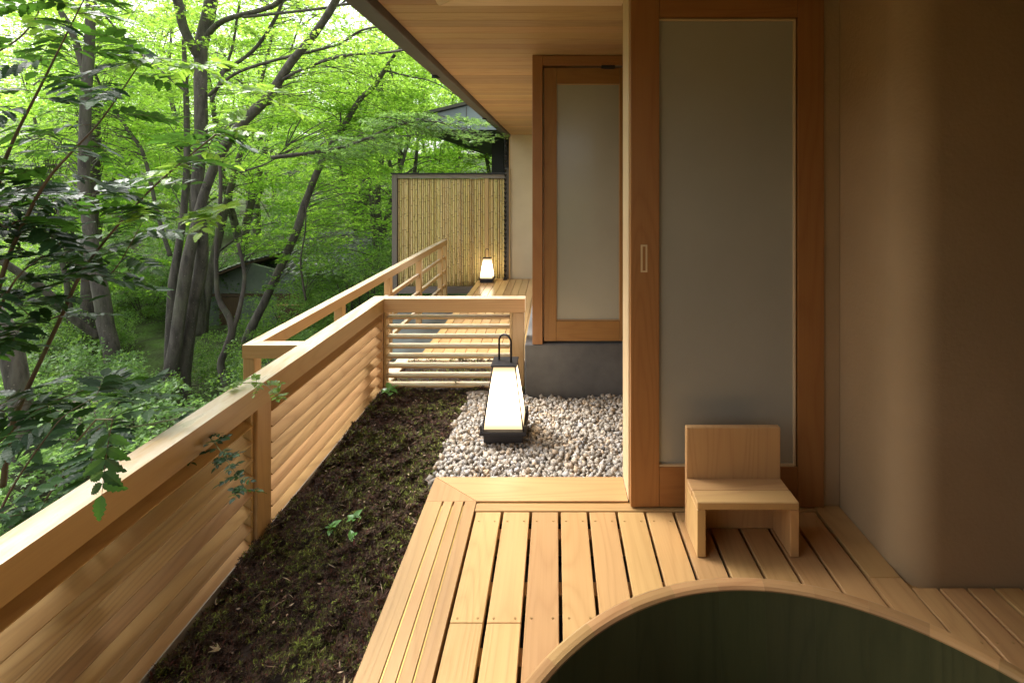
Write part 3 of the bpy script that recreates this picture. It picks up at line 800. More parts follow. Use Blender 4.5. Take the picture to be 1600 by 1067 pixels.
# ------------------------------------------------------------------ neighbour pavilion and teahouse
nb = tag(empty('pavilion_roof', (-1.0, 10.6, 1.2)), 'grey metal gabled roof of a neighbouring pavilion above the bamboo fence', 'pavilion')
Yn = 10.6
prism('gable_fascia', [(-2.99, 2.46), (2.0, 2.46), (2.0, 3.6), (-.6, 3.28), (-2.99, 2.70)], 1, Yn, Yn + .05, M['slate'], nb)
prism('roof', [(-3.05, 2.70), (-.6, 3.29), (3.0, 2.4), (3.0, 2.46), (-.6, 3.36), (-3.05, 2.76)], 1, Yn - .12, Yn + 13.5, M['grey_metal'], nb)
prism('soffit', [(-2.99, 2.46), (3, 2.46), (3, 2.50), (-2.99, 2.50)], 1, Yn + .051, Yn + 13.4, M['soffit_dark'], nb)
box('side_fascia', -3.0, -2.96, Yn + .051, Yn + 13.4, 2.452, 2.69, M['slate'], nb, 0)
for xx in (-1.9, -.75): box('fascia_seam', xx, xx + .015, Yn - .008, Yn - .001, 2.465, 2.94 if xx < -1.5 else 3.2, M['grey_metal'], nb, 0)
box('post', -1.66, -1.36, 13.0, 13.3, -1.5, 2.455, M['soffit_dark'], nb, 0)
box('wall', -1.36, 2.0, 13.05, 13.25, -1.5, 2.455, M['soffit_dark'], nb, 0)

th = tag(empty('teahouse', (-9.6, 16.3, -3.6)), 'old plastered teahouse with a dark tiled gable roof among the trees', 'teahouse')
TYY = 16.0
box('wall', -11.1, -8.0, TYY, TYY + 3, -4.2, -1.75, M['tea_wall'], th, 0)
box('door', -10.75, -10.1, TYY - .04, TYY - .002, -4.2, -2.35, 'darkwood', th)
box('lattice_panel', -8.9, -8.0, TYY - .05, TYY - .002, -3.9, -2.3, 'darkwood', th)
for k in range(4): box('lattice_bar', -8.95, -7.4, TYY - .08, TYY - .052, -3.75 + k * .38, -3.71 + k * .38, 'rail', th)
box('beam', -11.15, -7.9, TYY - .06, TYY - .001, -2.33, -2.24, 'darkwood', th)
prism('gable', [(-11.3, -1.75), (-8.0, -1.75), (-9.75, -1.28)], 1, TYY, TYY + .1, M['tea_wall'], th)
def tiled_slope(x0, z0, x1, z1, y0, y1):
    # rows of curved tiles, each row a long overlapping course
    nrow = 14; ncol = 16; a = math.atan2(z1 - z0, x1 - x0); Lr = math.hypot(x1 - x0, z1 - z0) / nrow
    V = []; F = []; seg = ncol * 4
    tm = M['tile']
    for r_ in range(nrow):
        V = []; F = []
        cx = x0 + (x1 - x0) * r_ / nrow; cz = z0 + (z1 - z0) * r_ / nrow
        for i in range(seg + 1):
            yy = y0 + (y1 - y0) * i / seg; h = .035 * abs(math.sin(i * math.pi / 4)) ** .7
            V += [(cx, yy, cz + h + .03), (cx + (x1 - x0) / nrow * 1.06, yy, cz + (z1 - z0) / nrow * 1.06 + h + .055), (cx + (x1 - x0) / nrow * 1.06, yy, cz + (z1 - z0) / nrow * 1.06 + h + .005)]
        for i in range(seg): F += [[3 * i, 3 * i + 1, 3 * i + 4, 3 * i + 3], [3 * i + 1, 3 * i + 2, 3 * i + 5, 3 * i + 4]]
        meshobj('tile_course', [Vector(v) - th.location for v in V], F, tm, th)
M['tile'] = plain('tile', (.12, .125, .135), .45, col2=(.2, .21, .22, 1), nscale=5)
tiled_slope(-9.75, -1.22, -11.6, -1.95, TYY - .6, TYY + 3.4)
prism('roof_deck', [(-11.6, -2.0), (-9.75, -1.27), (-9.75, -1.22), (-11.6, -1.95)], 1, TYY - .6, TYY + 3.4, wood('darkwood', 1), th)
# a second roof behind it slopes toward us
def roof_front():
    nrow = 12; x0, x1 = -9.3, -6.4
    for r_ in range(nrow):
        V = []; F = []; seg = 56
        ya = TYY + 2.6 - r_ * .22; za = -.55 - r_ * .105
        for i in range(seg + 1):
            xx = x0 + (x1 - x0) * i / seg + r_ * .02; h = .03 * abs(math.sin(i * math.pi / 4)) ** .7
            V += [(xx, ya, za + h), (xx, ya - .235, za - .112 + .03 + h), (xx, ya - .235, za - .112 - .03 + h)]
        for i in range(seg): F += [[3 * i, 3 * i + 3, 3 * i + 4, 3 * i + 1], [3 * i + 1, 3 * i + 4, 3 * i + 5, 3 * i + 2]]
        meshobj('tile_course', [Vector(v) - th.location for v in V], F, M['tile'], th)
roof_front()
for i, (x0, x1, y0, h) in enumerate(((-14, -8, 40, 4.4),)):
    wh = tag(empty('white_house', ((x0 + x1) / 2, y0, 0)), 'pale house wall showing between far trunks above the bamboo fence', 'house')
    box('wall', -9.5, -3.2, 34, 36, -4, 2.9, M['white_house'], wh, 0)
    box('roof', -9.9, -2.8, 33.4, 36.6, 2.9, 3.15, M['slate'], wh, 0)

# ------------------------------------------------------------------ foliage
def leaf_template(kind):
    if kind == 'maple5': spec = [(90, 1.0, .20), (38, .88, .18), (142, .88, .18), (-15, .55, .15), (195, .55, .15)]
    elif kind == 'maple3': spec = [(90, 1.0, .27), (28, .85, .24), (152, .85, .24)]
    elif kind == 'oval': spec = [(90, 1.0, .27)]
    V = []; F = []
    for (a, l, wd) in spec:
        a = math.radians(a); d = np.array([math.cos(a), math.sin(a)]); p = np.array([-d[1], d[0]]); o = len(V)
        for q, z in ((d * 0, 0), (d * l * .45 - p * wd, .03), (d * l, -.10), (d * l * .45 + p * wd, .03)): V.append((q[0], q[1], z))
        F.append([o, o + 1, o + 2, o + 3])
    return np.array(V), np.array(F)

def sprays(centers, dirs, L, nleaf, size, kind, seed, flat=.05, droop=.25, tilt=.38, width=.5):
    """leaf geometry for many layered sprays. centers Nx3 base points, dirs Nx3 unit directions, L N lengths"""
    r = np.random.default_rng(seed)
    Vt, Ft = leaf_template(kind)
    N = len(centers); n = N * nleaf
    c = np.repeat(centers, nleaf, 0); d = np.repeat(dirs, nleaf, 0); l = np.repeat(L, nleaf)
    side = np.cross(d, [0, 0, 1.0]); side /= np.linalg.norm(side, axis=1)[:, None] + 1e-9
    up = np.cross(side, d)
    t = r.random(n) ** .8
    # leaves sit on side twigs: quantised positions give the branchlet look
    tw = np.round(t * 9) / 9; s = r.uniform(-1, 1, n) * np.sin(np.clip(tw * 1.02, 0, 1) * math.pi * .93 + .12) * width
    fwd = tw + np.abs(s) * .45 + r.normal(0, .018, n)
    P = c + d * (fwd * l)[:, None] + side * (s * l)[:, None] + up * (r.normal(0, flat, n) * l)[:, None]
    P[:, 2] -= droop * l * (fwd ** 2 * .6 + s ** 2)
    # leaf frames
    nrm = up + r.normal(0, tilt, (n, 3)); nrm /= np.linalg.norm(nrm, axis=1)[:, None]
    out = d * .8 + side * np.sign(s)[:, None] * .8 + r.normal(0, .5, (n, 3)); out -= nrm * np.sum(out * nrm, 1)[:, None]; out /= np.linalg.norm(out, axis=1)[:, None]
    rt = np.cross(out, nrm)
    sz = size * r.uniform(.7, 1.25, n)
    W = P[:, None, :] + (rt[:, None, :] * Vt[None, :, 0, None] + out[:, None, :] * Vt[None, :, 1, None] + nrm[:, None, :] * Vt[None, :, 2, None]) * sz[:, None, None]
    F = (Ft[None] + (np.arange(n) * len(Vt))[:, None, None]).reshape(-1, 4)
    return W.reshape(-1, 3), F

def nearest_twigs(centers, dirs, L, stems, seed):
    """thin twigs: from the nearest limb point to the spray and along its middle"""
    rr = random.Random(seed); lst = []
    pts = np.array([[*p] for s in stems for p in s])
    for c, d, l in zip(centers, dirs, L):
        q = pts[pts[:, 2] < c[2] + .4] if (pts[:, 2] < c[2] + .4).any() else pts
        dd = np.linalg.norm(q - c, axis=1) + np.abs(q[:, 2] - c[2] + .3) * .3; b = q[dd.argmin()]
        c = Vector(c); b = Vector(q[np.argsort(dd)[rr.randint(0, min(9, len(dd) - 1))]]); d = Vector(d)
        dist = (c - b).length
        mid = (c + b) / 2 + Vector((0, 0, .12 * dist)) + Vector((rr.uniform(-.1, .1), rr.uniform(-.1, .1), 0)) * dist
        r0 = .006 + .0045 * dist
        end = c + d * l * .75; end.z -= .15 * l
        path, rad = smooth_path([b, mid, c, end], [r0, r0 * .7, .005, .002], 3)
        lst.append((path, rad, 3, 0))
    return lst

def proto_crown(seed, H, rad, zmin, nspray, nleaf, size, kind='maple3', lean=0):
    r = np.random.default_rng(seed); rr = random.Random(seed)
    stems = []; tl = []
    nf = rr.choice((2, 3, 3))
    for k in range(nf):
        az = 2 * math.pi * k / nf + rr.uniform(-.5, .5); sp = rr.uniform(.25, .5) * rad
        b = Vector((0, 0, 0)); zf = rr.uniform(.12, .3) * H
        f = Vector((rr.uniform(-.15, .15), rr.uniform(-.15, .15), zf))
        p = [b, f, f + Vector((math.cos(az) * sp * .4, math.sin(az) * sp * .4, (H - zf) * .33)), f + Vector((math.cos(az + .3) * sp * .8, math.sin(az + .3) * sp * .8, (H - zf) * .66)), f + Vector((math.cos(az) * sp * 1.3, math.sin(az) * sp * 1.3, (H - zf) * .97))]
        r0 = .018 * H
        path, rd = smooth_path(p, [r0, r0 * .72, r0 * .5, r0 * .3, .012], 5)
        tl.append((path, rd, 7, .08)); stems.append(path)
    # limbs
    for s in list(stems):
        for j in range(5):
            i = rr.randint(len(s) // 3, len(s) - 2); b = s[i]; az = rr.uniform(0, 6.28); Ll = rad * rr.uniform(.4, .85)
            p = [b, b + Vector((math.cos(az) * Ll * .4, math.sin(az) * Ll * .4, Ll * .28)), b + Vector((math.cos(az + .2) * Ll * .9, math.sin(az + .2) * Ll * .9, Ll * .35))]
            path, rd = smooth_path(p, [.007 * H * .6, .02, .008], 4); tl.append((path, rd, 5, .05)); stems.append(path)
    az = r.uniform(0, 2 * math.pi, nspray); q = r.random(nspray)
    z = zmin + (H * 1.02 - zmin) * r.random(nspray) ** .8
    prof = np.sin(np.clip((z - zmin) / (H * 1.08 - zmin), 0.03, 1) ** .7 * math.pi) ** .5
    rr_ = rad * prof * np.sqrt(r.uniform(.05, 1, nspray)) * (1 + .25 * np.sin(3 * az + seed))
    cc = np.stack([np.cos(az) * rr_, np.sin(az) * rr_, z], -1)
    a2 = az + r.normal(0, .5, nspray)
    dd = np.stack([np.cos(a2), np.sin(a2), r.uniform(-.2, .25, nspray)], -1); dd /= np.linalg.norm(dd, axis=1)[:, None]
    Ls = r.uniform(.7, 1.35, nspray) * rad / 3.2
    V, F = sprays(cc, dd, Ls, nleaf, size, kind, seed + 1)
    tl += nearest_twigs(cc[::2], dd[::2], Ls[::2], stems, seed)
    return (V, F), tl

def make_tree(name, crown, tl, barkm, leafm, label, cat, group=None):
    t = empty(name); tag(t, label, cat, group)
    tubes('trunk', tl, barkm, t)
    fastmesh('crown', crown[0], crown[1], leafm, t)
    return t
def copy_thing(t):
    c = t.copy(); C.objects.link(c)
    for ch in t.children:
        d = ch.copy(); C.objects.link(d); d.parent = c
    return c
protos = []
for i, (sd_, H, rad, zmin, ns, nl) in enumerate(((11, 9.5, 3.3, 2.6, 200, 85), (22, 10.5, 3.6, 3.4, 210, 85), (33, 8.2, 3.0, 1.6, 190, 85))):
    cr, tl = proto_crown(sd_, H, rad, zmin, ns, nl, .082)
    protos.append(make_tree('maple_tree', cr, tl, M['bark'], M['maple'], 'slender green maple tree in the woods behind the large forked maple', 'tree', 'maple trees in the woods'))
spots = [(-5.7, 16.0), (-10.5, 14.8), (-14.5, 15.0), (-17.5, 19), (-12.2, 19.5), (-8.2, 20.5), (-5.4, 18.2), (-5.2, 25.0), (-9.8, 26), (-15, 25), (-21, 24), (-25, 29), (-19, 31), (-12.5, 32), (-7.5, 31), (-28, 36), (-22, 39), (-2.6, 21.5), (-15, 40)]
for i, (x, y) in enumerate(spots):
    p = protos[i % 3]; o = p if i < 3 else copy_thing(p)
    s = random.uniform(.88, 1.15)
    o.location = (x, y, gz(x, y) - .1); o.rotation_euler.z = random.uniform(0, 6.28); o.scale = (s, s, s * random.uniform(.95, 1.1))

# understorey
def shrub_proto(seed, rad, H, ns, nl, size, kind, leafm, label, cat, group, name):
    r = np.random.default_rng(seed)
    az = r.uniform(0, 6.28, ns); z = H * (.12 + .88 * r.random(ns)); rr_ = rad * np.sqrt(1 - ((z / H - .45) / .75) ** 2 + 1e-6) * np.sqrt(r.uniform(.15, 1, ns)) * (1 + .3 * np.sin(3 * az + seed) + .15 * np.sin(7 * az))
    cc = np.stack([np.cos(az) * rr_ * .75, np.sin(az) * rr_ * .75, z], -1)
    dd = np.stack([np.cos(az + r.normal(0, .4, ns)), np.sin(az + r.normal(0, .4, ns)), r.uniform(-.1, .6, ns)], -1); dd /= np.linalg.norm(dd, axis=1)[:, None]
    Ls = r.uniform(.35, .7, ns) * rad / 1.2
    V, F = sprays(cc, dd, Ls, nl, size, kind, seed + 5, flat=.10, tilt=.55)
    stems = []; tl = []
    rr = random.Random(seed)
    for k in range(6):
        a = rr.uniform(0, 6.28); p = [Vector((0, 0, -.1)), Vector((math.cos(a) * rad * .25, math.sin(a) * rad * .25, H * .4)), Vector((math.cos(a) * rad * .5, math.sin(a) * rad * .5, H * .85))]
        path, rd = smooth_path(p, [.025, .018, .006], 4); tl.append((path, rd, 5, .05)); stems.append(path)
    tl += nearest_twigs(cc[::3], dd[::3], Ls[::3], stems, seed)
    return make_tree(name, (V, F), tl, M['bark_dark'], leafm, label, cat, group)
sh = [shrub_proto(101, 1.3, 1.5, 130, 90, .055, 'oval', M['broad'], 'dark evergreen shrub on the forest floor below the maples', 'shrub', 'evergreen shrubs under the maples', 'evergreen_shrub'),
      shrub_proto(102, 1.6, 2.3, 150, 90, .06, 'oval', M['broad'], 'dark evergreen shrub on the forest floor below the maples', 'shrub', 'evergreen shrubs under the maples', 'evergreen_shrub'),
      shrub_proto(103, 1.7, 1.9, 120, 70, .07, 'maple3', M['maple_cool'], 'bright young maple bush growing low among the trunks', 'shrub', 'low maple bushes', 'maple_bush')]
sspots = [(-6.2, 12.5, 0), (-5.0, 13.5, 1), (-12.2, 12.4, 0), (-13.5, 13.2, 2), (-4.4, 11.6, 1), (-15.5, 13.6, 1), (-11.5, 17.5, 2), (-13.6, 16.5, 0), (-14.5, 18.0, 2), (-6.0, 17.5, 2), (-17.2, 17.0, 2), (-19.5, 17.2, 0), (-20.5, 21.5, 2), (-16.8, 22.0, 1), (-8.8, 20.8, 2), (-12.2, 22.3, 1), (-13.8, 27.8, 2), (-18.5, 27.0, 2), (-10.8, 10.3, 0), (-5.9, 6.6, 2), (-4.6, 8.6, 0), (-9.5, 7.4, 0), (-12, 9.5, 2), (-23, 25, 1), (-5.2, 9.7, 0), (-8.2, 20.2, 1), (-4.7, 15.5, 1), (-7.4, 11.8, 0), (-6.9, 13.4, 1), (-8.6, 8.6, 2), (-7.2, 8.0, 0)]
used = set()
for (x, y, k) in sspots:
    p = sh[k]; o = p if k not in used else copy_thing(p); used.add(k)
    s = random.uniform(.75, 1.15)
    o.location = (x, y, gz(x, y) - .1); o.rotation_euler.z = random.uniform(0, 6.28); o.scale = (s, s, s)

# far wood: one mass nobody could count
def far_wood():
    r = np.random.default_rng(5); N = 1500
    x = r.uniform(-62, 22, N); y = 46 + r.uniform(0, 14, N); g = ground_z(x, y); z = g + r.random(N) ** .9 * 15
    cc = np.stack([x, y, z], -1); a = r.uniform(0, 6.28, N); dd = np.stack([np.cos(a), np.sin(a), r.uniform(-.3, .3, N)], -1)
    V, F = sprays(cc, dd, r.uniform(1.5, 3.2, N), 42, .32, 'oval', 6, flat=.15, tilt=.7)
    o = fastmesh('far_wood', V, F, M['far']); tag(o, 'far green wood closing the view behind the trees', 'woods', kind='stuff')
far_wood()

# ------------------------------------------------------------------ the trees whose trunks stand out
def authored(name, label, limbs, crown, leafm=None, barkm=None, kind='maple5', size=.062, nl=60, seed=1, cat='tree'):
    """limbs: list of ([(px,py,Y)...], [radius...], sides); crown: list of (centre, radii, count, length)"""
    t = tag(empty(name), label, cat)
    tl = []; stems = []
    for (pp, rad, sides) in limbs:
        pts = [at(*p) for p in pp]
        path, rd = smooth_path(pts, rad, 6); tl.append((path, rd, sides, .10 if rad[0] > .05 else .04)); stems.append(path)
    if crown:
        r = np.random.default_rng(seed); cc = []; dd = []; LL = []
        for (c, rd, n_, l) in crown:
            u = r.normal(size=(n_, 3)); u /= np.linalg.norm(u, axis=1)[:, None]; u *= (r.random(n_) ** .4)[:, None]
            p = np.array(c) + u * np.array(rd)
            a = r.uniform(0, 6.28, n_)
            d = np.stack([np.cos(a), np.sin(a), r.uniform(-.2, .15, n_)], -1); d /= np.linalg.norm(d, axis=1)[:, None]
            cc.append(p); dd.append(d); LL.append(l * r.uniform(.7, 1.25, n_))
        cc = np.concatenate(cc); dd = np.concatenate(dd); LL = np.concatenate(LL)
        tl += nearest_twigs(cc, dd, LL, stems, seed)
        V, F = sprays(cc, dd, LL, nl, size, kind, seed)
        fastmesh('crown', V, F, leafm or M['maple'], t)
    tubes('trunk', [(p_, [q * .72 for q in r_], s_, w_) for (p_, r_, s_, w_) in tl], barkm or M['bark'], t)
    return t

A = 10.0
authored('maple_tree', 'large old maple whose grey trunks fork low, one limb leaning right toward the eave', [
    ([(258, 700, A), (262, 640, A), (266, 585, A), (277, 520, A), (285, 460, A), (293, 410, A), (303, 365, A), (322, 295, A), (349, 232, A - .2), (382, 190, A - .4), (420, 150, A - .6), (455, 98, A - .9), (495, 49, A - 1.2), (525, 0, A - 1.5), (548, -60, A - 1.8)], [.60, .33, .19, .165, .155, .145, .14, .13, .125, .12, .115, .105, .095, .085, .07], 12),
    ([(290, 690, A + .3), (284, 610, A + .3), (292, 540, A + .3), (301, 480, A + .3), (314, 415, A + .3), (316, 370, A + .2), (308, 310, A + .2), (313, 225, A + .1), (314, 150, A), (313, 95, A), (317, 60, A), (330, 0, A), (338, -70, A)], [.5, .24, .175, .16, .16, .155, .155, .15, .155, .165, .175, .16, .13], 12),
    ([(264, 640, A + .5), (268, 470, A + .6), (277, 400, A + .6), (287, 330, A + .6), (292, 250, A + .5), (291, 150, A + .6), (287, 60, A + .7), (290, -40, A + .7)], [.16, .12, .11, .10, .08, .07, .055, .04], 8),
    ([(314, 95, A), (289, 49, A - .3), (277, 0, A - .5), (262, -60, A - .8)], [.13, .12, .11, .09], 9),
    ([(318, 70, A), (330, 48, A - .1), (356, 30, A - .3), (412, 15, A - .5), (439, 0, A - .7), (470, -40, A - 1)], [.10, .085, .075, .065, .06, .05], 8),
    ([(380, 27, A - .4), (430, 22, A - .6), (500, 14, A - 1), (560, 5, A - 1.3), (640, 14, A - 1.7)], [.045, .04, .035, .025, .012], 6),
    ([(326, 150, A), (367, 116, A - .3), (431, 94, A - .6), (525, 71, A - 1.0), (562, 49, A - 1.2), (600, 42, A - 1.4), (640, 46, A - 1.6)], [.05, .045, .04, .035, .03, .022, .012], 6),
    ([(420, 152, A - .6), (442, 124, A - .8), (525, 90, A - 1.2), (600, 83, A - 1.6), (650, 78, A - 2), (700, 92, A - 2.3)], [.05, .042, .036, .03, .02, .01], 6),
    ([(292, 146, A + .5), (240, 101, A + .6), (195, 60, A + .6), (150, 7, A + .6), (130, -30, A + .6)], [.035, .035, .03, .028, .02], 6),
    ([(330, 160, A), (360, 85, A - .1), (372, 20, A - .1), (385, -50, A - .1)], [.04, .035, .03, .025], 6),
    ([(345, 115, A), (395, 80, A - .1), (430, 30, A - .3), (445, -10, A - .4)], [.06, .05, .045, .04], 6),
    ([(375, 270, A + .3), (424, 252, A + .1), (350, 305, A + .4)][:2] + [(450, 225, A)], [.035, .02, .01], 5),
], [((-6.0, 10.6, 5.2), (3.2, 1.6, 1.5), 110, 1.0), ((-7.6, 11.4, 2.7), (2.2, .9, 1.6), 45, .9), ((-4.6, 10.8, 3.2), (1.7, 1.0, .9), 60, .9), ((-2.6, 9.2, 3.9), (1.6, 1.2, .6), 40, .9)], seed=41)

authored('maple_tree', 'slim maple leaning right with a dark bare stem in front of the teahouse roof', [
    ([(362, 640, 11.5), (378, 560, 11.5), (392, 515, 11.4), (412, 474, 11.3), (435, 425, 11.2), (465, 357, 11), (476, 319, 10.9), (502, 255, 10.8), (536, 199, 10.6), (562, 157, 10.4), (586, 133, 10.3), (612, 93, 10.1), (650, 40, 9.8)], [.17, .15, .14, .13, .12, .11, .105, .10, .085, .075, .065, .055, .04], 9),
    ([(504, 252, 10.8), (540, 232, 10.6), (570, 218, 10.3), (640, 212, 10), (690, 205, 9.8)], [.045, .035, .028, .018, .008], 6),
    ([(510, 235, 10.8), (530, 205, 10.6), (532, 170, 10.6)], [.035, .028, .02], 6),
    ([(424, 248, 9.6), (506, 238, 9.5), (560, 222, 9.3), (600, 205, 9.1), (650, 187, 8.9), (700, 195, 8.7), (745, 210, 8.6)], [.03, .03, .027, .022, .018, .012, .006], 6),
    ([(600, 110, 10.2), (640, 120, 10), (680, 130, 9.8), (730, 160, 9.6)], [.03, .025, .015, .006], 5),
], [((-4.4, 10.9, 2.5), (1.4, .9, 1.2), 60, .8), ((-5.3, 12.4, .8), (1.5, 1.0, 1.6), 50, .9), ((-3.2, 10.7, 3.1), (.9, .8, .8), 34, .7)], seed=42)

def bough():
    t = tag(empty('maple_bough'), 'low layered maple bough of small grey-green leaves reaching over the bamboo fence', 'branch')
    main = [at(424, 246, 8.6), at(506, 236, 8.5), at(560, 222, 8.3), at(610, 200, 8.1), at(655, 190, 7.9), at(705, 195, 7.8), at(742, 206, 7.7)]
    path, rd = smooth_path(main, [.028, .026, .022, .018, .014, .009, .004], 5)
    r = np.random.default_rng(77); cc = []; dd = []; LL = []
    for i in range(58):
        k = r.integers(3, len(path) - 1); p = path[k]; s = r.choice((-1, 1)); a = s * r.uniform(.5, 1.2)
        d = np.array([math.cos(a), math.sin(a), r.uniform(-.12, .12)]); off = r.uniform(-.22, .25)
        cc.append([p.x + r.uniform(-.2, .1), p.y + r.uniform(-.35, .35), p.z + off * .8]); dd.append(d / np.linalg.norm(d)); LL.append(r.uniform(.35, .62))
    V, F = sprays(np.array(cc), np.array(dd), np.array(LL), 70, .045, 'maple5', 78, flat=.035, tilt=.3)
    fastmesh('crown', V, F, M['maple_cool'], t)
    tubes('branch', [(path, rd, 6, .04)] + nearest_twigs(np.array(cc), np.array(dd), np.array(LL), [path], 3), M['bark_dark'], t)
bough()

authored('maple_tree', 'straight grey trunk tree at left with a dead limb stretching left from its base', [
    ([(186, 640, A), (187, 612, A), (176, 556, A), (166, 510, A), (161, 478, A), (146, 399, A), (137, 340, A), (131, 300, A), (133, 187, A), (139, 75, A), (142, 0, A), (143, -70, A)], [.34, .24, .21, .20, .185, .165, .15, .14, .13, .12, .11, .10], 10),
    ([(154, 526, A), (112, 496, A - .4), (67, 451, A - .8), (22, 421, A - 1.2), (-20, 395, A - 1.5)], [.10, .095, .09, .08, .07], 8),
    ([(134, 120, A), (112, 49, A), (83, 0, A), (60, -50, A)], [.085, .08, .07, .06], 7),
    ([(266, 400, A + 1), (247, 337, A + 1), (225, 244, A + 1), (202, 206, A + 1), (165, 150, A + 1), (140, 95, A + .5)], [.065, .055, .05, .045, .04, .03], 6),
], [((-10.2, 10.8, 4.4), (2.8, 1.3, 1.9), 130, 1.0), ((-11.3, 11.6, 1.8), (1.8, .9, 1.4), 40, .9)], seed=43)

authored('old_trunk', 'thick ridged brown trunk at the far left edge behind the glossy leaves', [
    ([(55, 860, 6), (37, 725, 6), (34, 660, 6), (30, 612, 6), (15, 545, 6), (-8, 495, 6.1), (-60, 430, 6.3)], [.42, .20, .165, .155, .16, .15, .12], 12),
], None)
authored('sapling', 'small dark crooked tree with a forked stem before the teahouse', [
    ([(362, 640, 9.4), (356, 605, 9.4), (345, 571, 9.4), (353, 545, 9.4), (362, 520, 9.4), (358, 496, 9.4), (341, 465, 9.4), (338, 420, 9.4), (339, 369, 9.4), (345, 300, 9.4), (341, 230, 9.5)], [.12, .10, .09, .09, .09, .075, .06, .055, .05, .045, .03], 8),
    ([(362, 520, 9.4), (375, 480, 9.5), (382, 430, 9.7), (372, 380, 9.8)], [.07, .06, .05, .04], 7),
], [((-5.9, 10.6, .2), (.9, .5, .5), 12, .6)], barkm=M['bark_dark'], seed=45)
authored('dark_trunk', 'dark upright trunk standing behind the straight grey one', [
    ([(140, 560, 12), (137, 460, 12), (142, 380, 12), (148, 280, 12), (150, 150, 12)], [.24, .19, .17, .15, .12], 8)], [((-11.5, 12.6, 4), (1.5, 1, 1.2), 30, .9)], barkm=M['bark_dark'], seed=46)
authored('dark_trunk', 'thin dark stem left of the straight grey trunk', [
    ([(112, 520, 12.5), (104, 440, 12.5), (94, 399, 12.5), (75, 345, 12.5), (60, 260, 12.5)], [.10, .085, .08, .07, .05], 7)], [((-13, 13, 2.4), (1.5, 1, 1.2), 30, .9)], barkm=M['bark_dark'], seed=47)
authored('thin_sapling', 'hair thin dark stem hanging left of the far teahouse tiles', [
    ([(478, 470, 10.2), (473, 440, 10.2), (470, 405, 10.2), (477, 360, 10.2), (478, 320, 10.2)], [.03, .026, .024, .02, .014], 6)], [((-5.2, 10.7, -.6), (.7, .4, .5), 12, .5)], barkm=M['bark_dark'], leafm=M['broad'], seed=48)

# pale mossy rock banks at the foot of the big maple
rock('boulder', at(235, 690, 9.3), (.85, .5, .45), 'big brown root-covered boulder at the foot of the large maple', 9, M['rock'])
rock('boulder', at(120, 670, 8.6), (.7, .5, .4), 'dark boulder left of the large maple under the low bush', 10, M['rock'])

# ------------------------------------------------------------------ glossy pinnate shrub in the foreground
def leaflet(L, W, teeth=5):
    """toothed pointed leaflet with a folded midrib; returns verts, faces"""
    V = [(0, 0, 0)]; F = []
    top = []; bot = []
    n = teeth
    for i in range(n):
        t = (i + .75) / (n + .6)
        wv = W * 1.1 * math.sin(math.pi * t ** .72) ** .9
        for dt, k in ((-.035, .86), (.03, 1.12)):
            top.append((L * (t + dt), wv * k)); 
    mid = [(0, 0)] + [(p[0], 0) for p in top] + [(L, 0)]
    V = []; 
    for j, (xm, _) in enumerate(mid):
        tt = xm / L; V.append((xm, 0, .10 * W - .16 * L * tt * tt))
    m = len(mid)
    for s in (1, -1):
        o = len(V)
        for (xx, ww) in top:
            tt = xx / L; V.append((xx, s * ww, .28 * W - .18 * L * tt * tt))
        k = len(top)
        F.append([0, 1, o] if s < 0 else [0, o, 1])
        for j in range(k - 1):
            q = [j + 1, j + 2, o + j + 1, o + j]; F.append(q if s < 0 else q[::-1])
        q = [k, k + 1, o + k - 1]; F.append(q if s < 0 else q[::-1])
    return V, F
def pinnate_mesh(name, pairs, L, ll, lw, mat, stemm, seed, droop=.3):
    rr = random.Random(seed); V = []; F = []; mi = []
    def place(pos, ang, roll, s):
        v, f = leaflet(ll * s, lw * s)
        Mx = Matrix.Translation(pos) @ Matrix.Rotation(ang, 4, 'Z') @ Matrix.Rotation(roll, 4, 'X') @ Matrix.Rotation(rr.uniform(-.15, .3), 4, 'Y')
        o = len(V); V.extend([Mx @ Vector(q) for q in v]); F.extend([[i + o for i in g] for g in f]); mi.extend([0] * len(f))
    def pt(t): return Vector((L * t, 0, -droop * L * t * t))
    for i in range(pairs):
        t = .22 + .72 * i / max(pairs - .4, 1)
        s = .75 + .35 * math.sin(math.pi * (i + 1) / (pairs + 1))
        for sd_ in (1, -1): place(pt(t), sd_ * R(rr.uniform(52, 68)), rr.uniform(-.45, .3) * sd_, s * rr.uniform(.9, 1.08))
    place(pt(1), rr.uniform(-.1, .1), rr.uniform(-.3, .3), 1.05)
    v, f = tube_data([pt(q / 8) for q in range(9)], [.0016 - .0001 * q for q in range(9)], 4)
    o = len(V); V.extend(v); F.extend([[i + o for i in g] for g in f]); mi.extend([1] * len(f))
    me = bpy.data.meshes.new(name); me.from_pydata([tuple(q) for q in V], [], F)
    me.materials.append(mat); me.materials.append(stemm); me.polygons.foreach_set('material_index', mi)
    return me
LM = {'d': [pinnate_mesh('leaf', p, L, .092, .0185, M['glossy'], M['stem_red'], 300 + i, dr) for i, (p, L, dr) in enumerate(((5, .24, .3), (6, .30, .45), (4, .20, .15), (7, .33, .4)))],
      'y': [pinnate_mesh('leaf', p, L, .076, .017, M['young'], M['stem_green'], 400 + i, dr) for i, (p, L, dr) in enumerate(((6, .24, .25), (5, .20, .4)))],
      's': [pinnate_mesh('leaf', p, L, .026, .0085, M['young'], M['stem_green'], 500 + i, dr) for i, (p, L, dr) in enumerate(((4, .085, .3), (3, .06, .2)))],
      'g': [pinnate_mesh('leaf', p, L, .034, .0095, M['glossy'], M['stem_green'], 600 + i, dr) for i, (p, L, dr) in enumerate(((3, .07, .3), (3, .06, .2)))]}
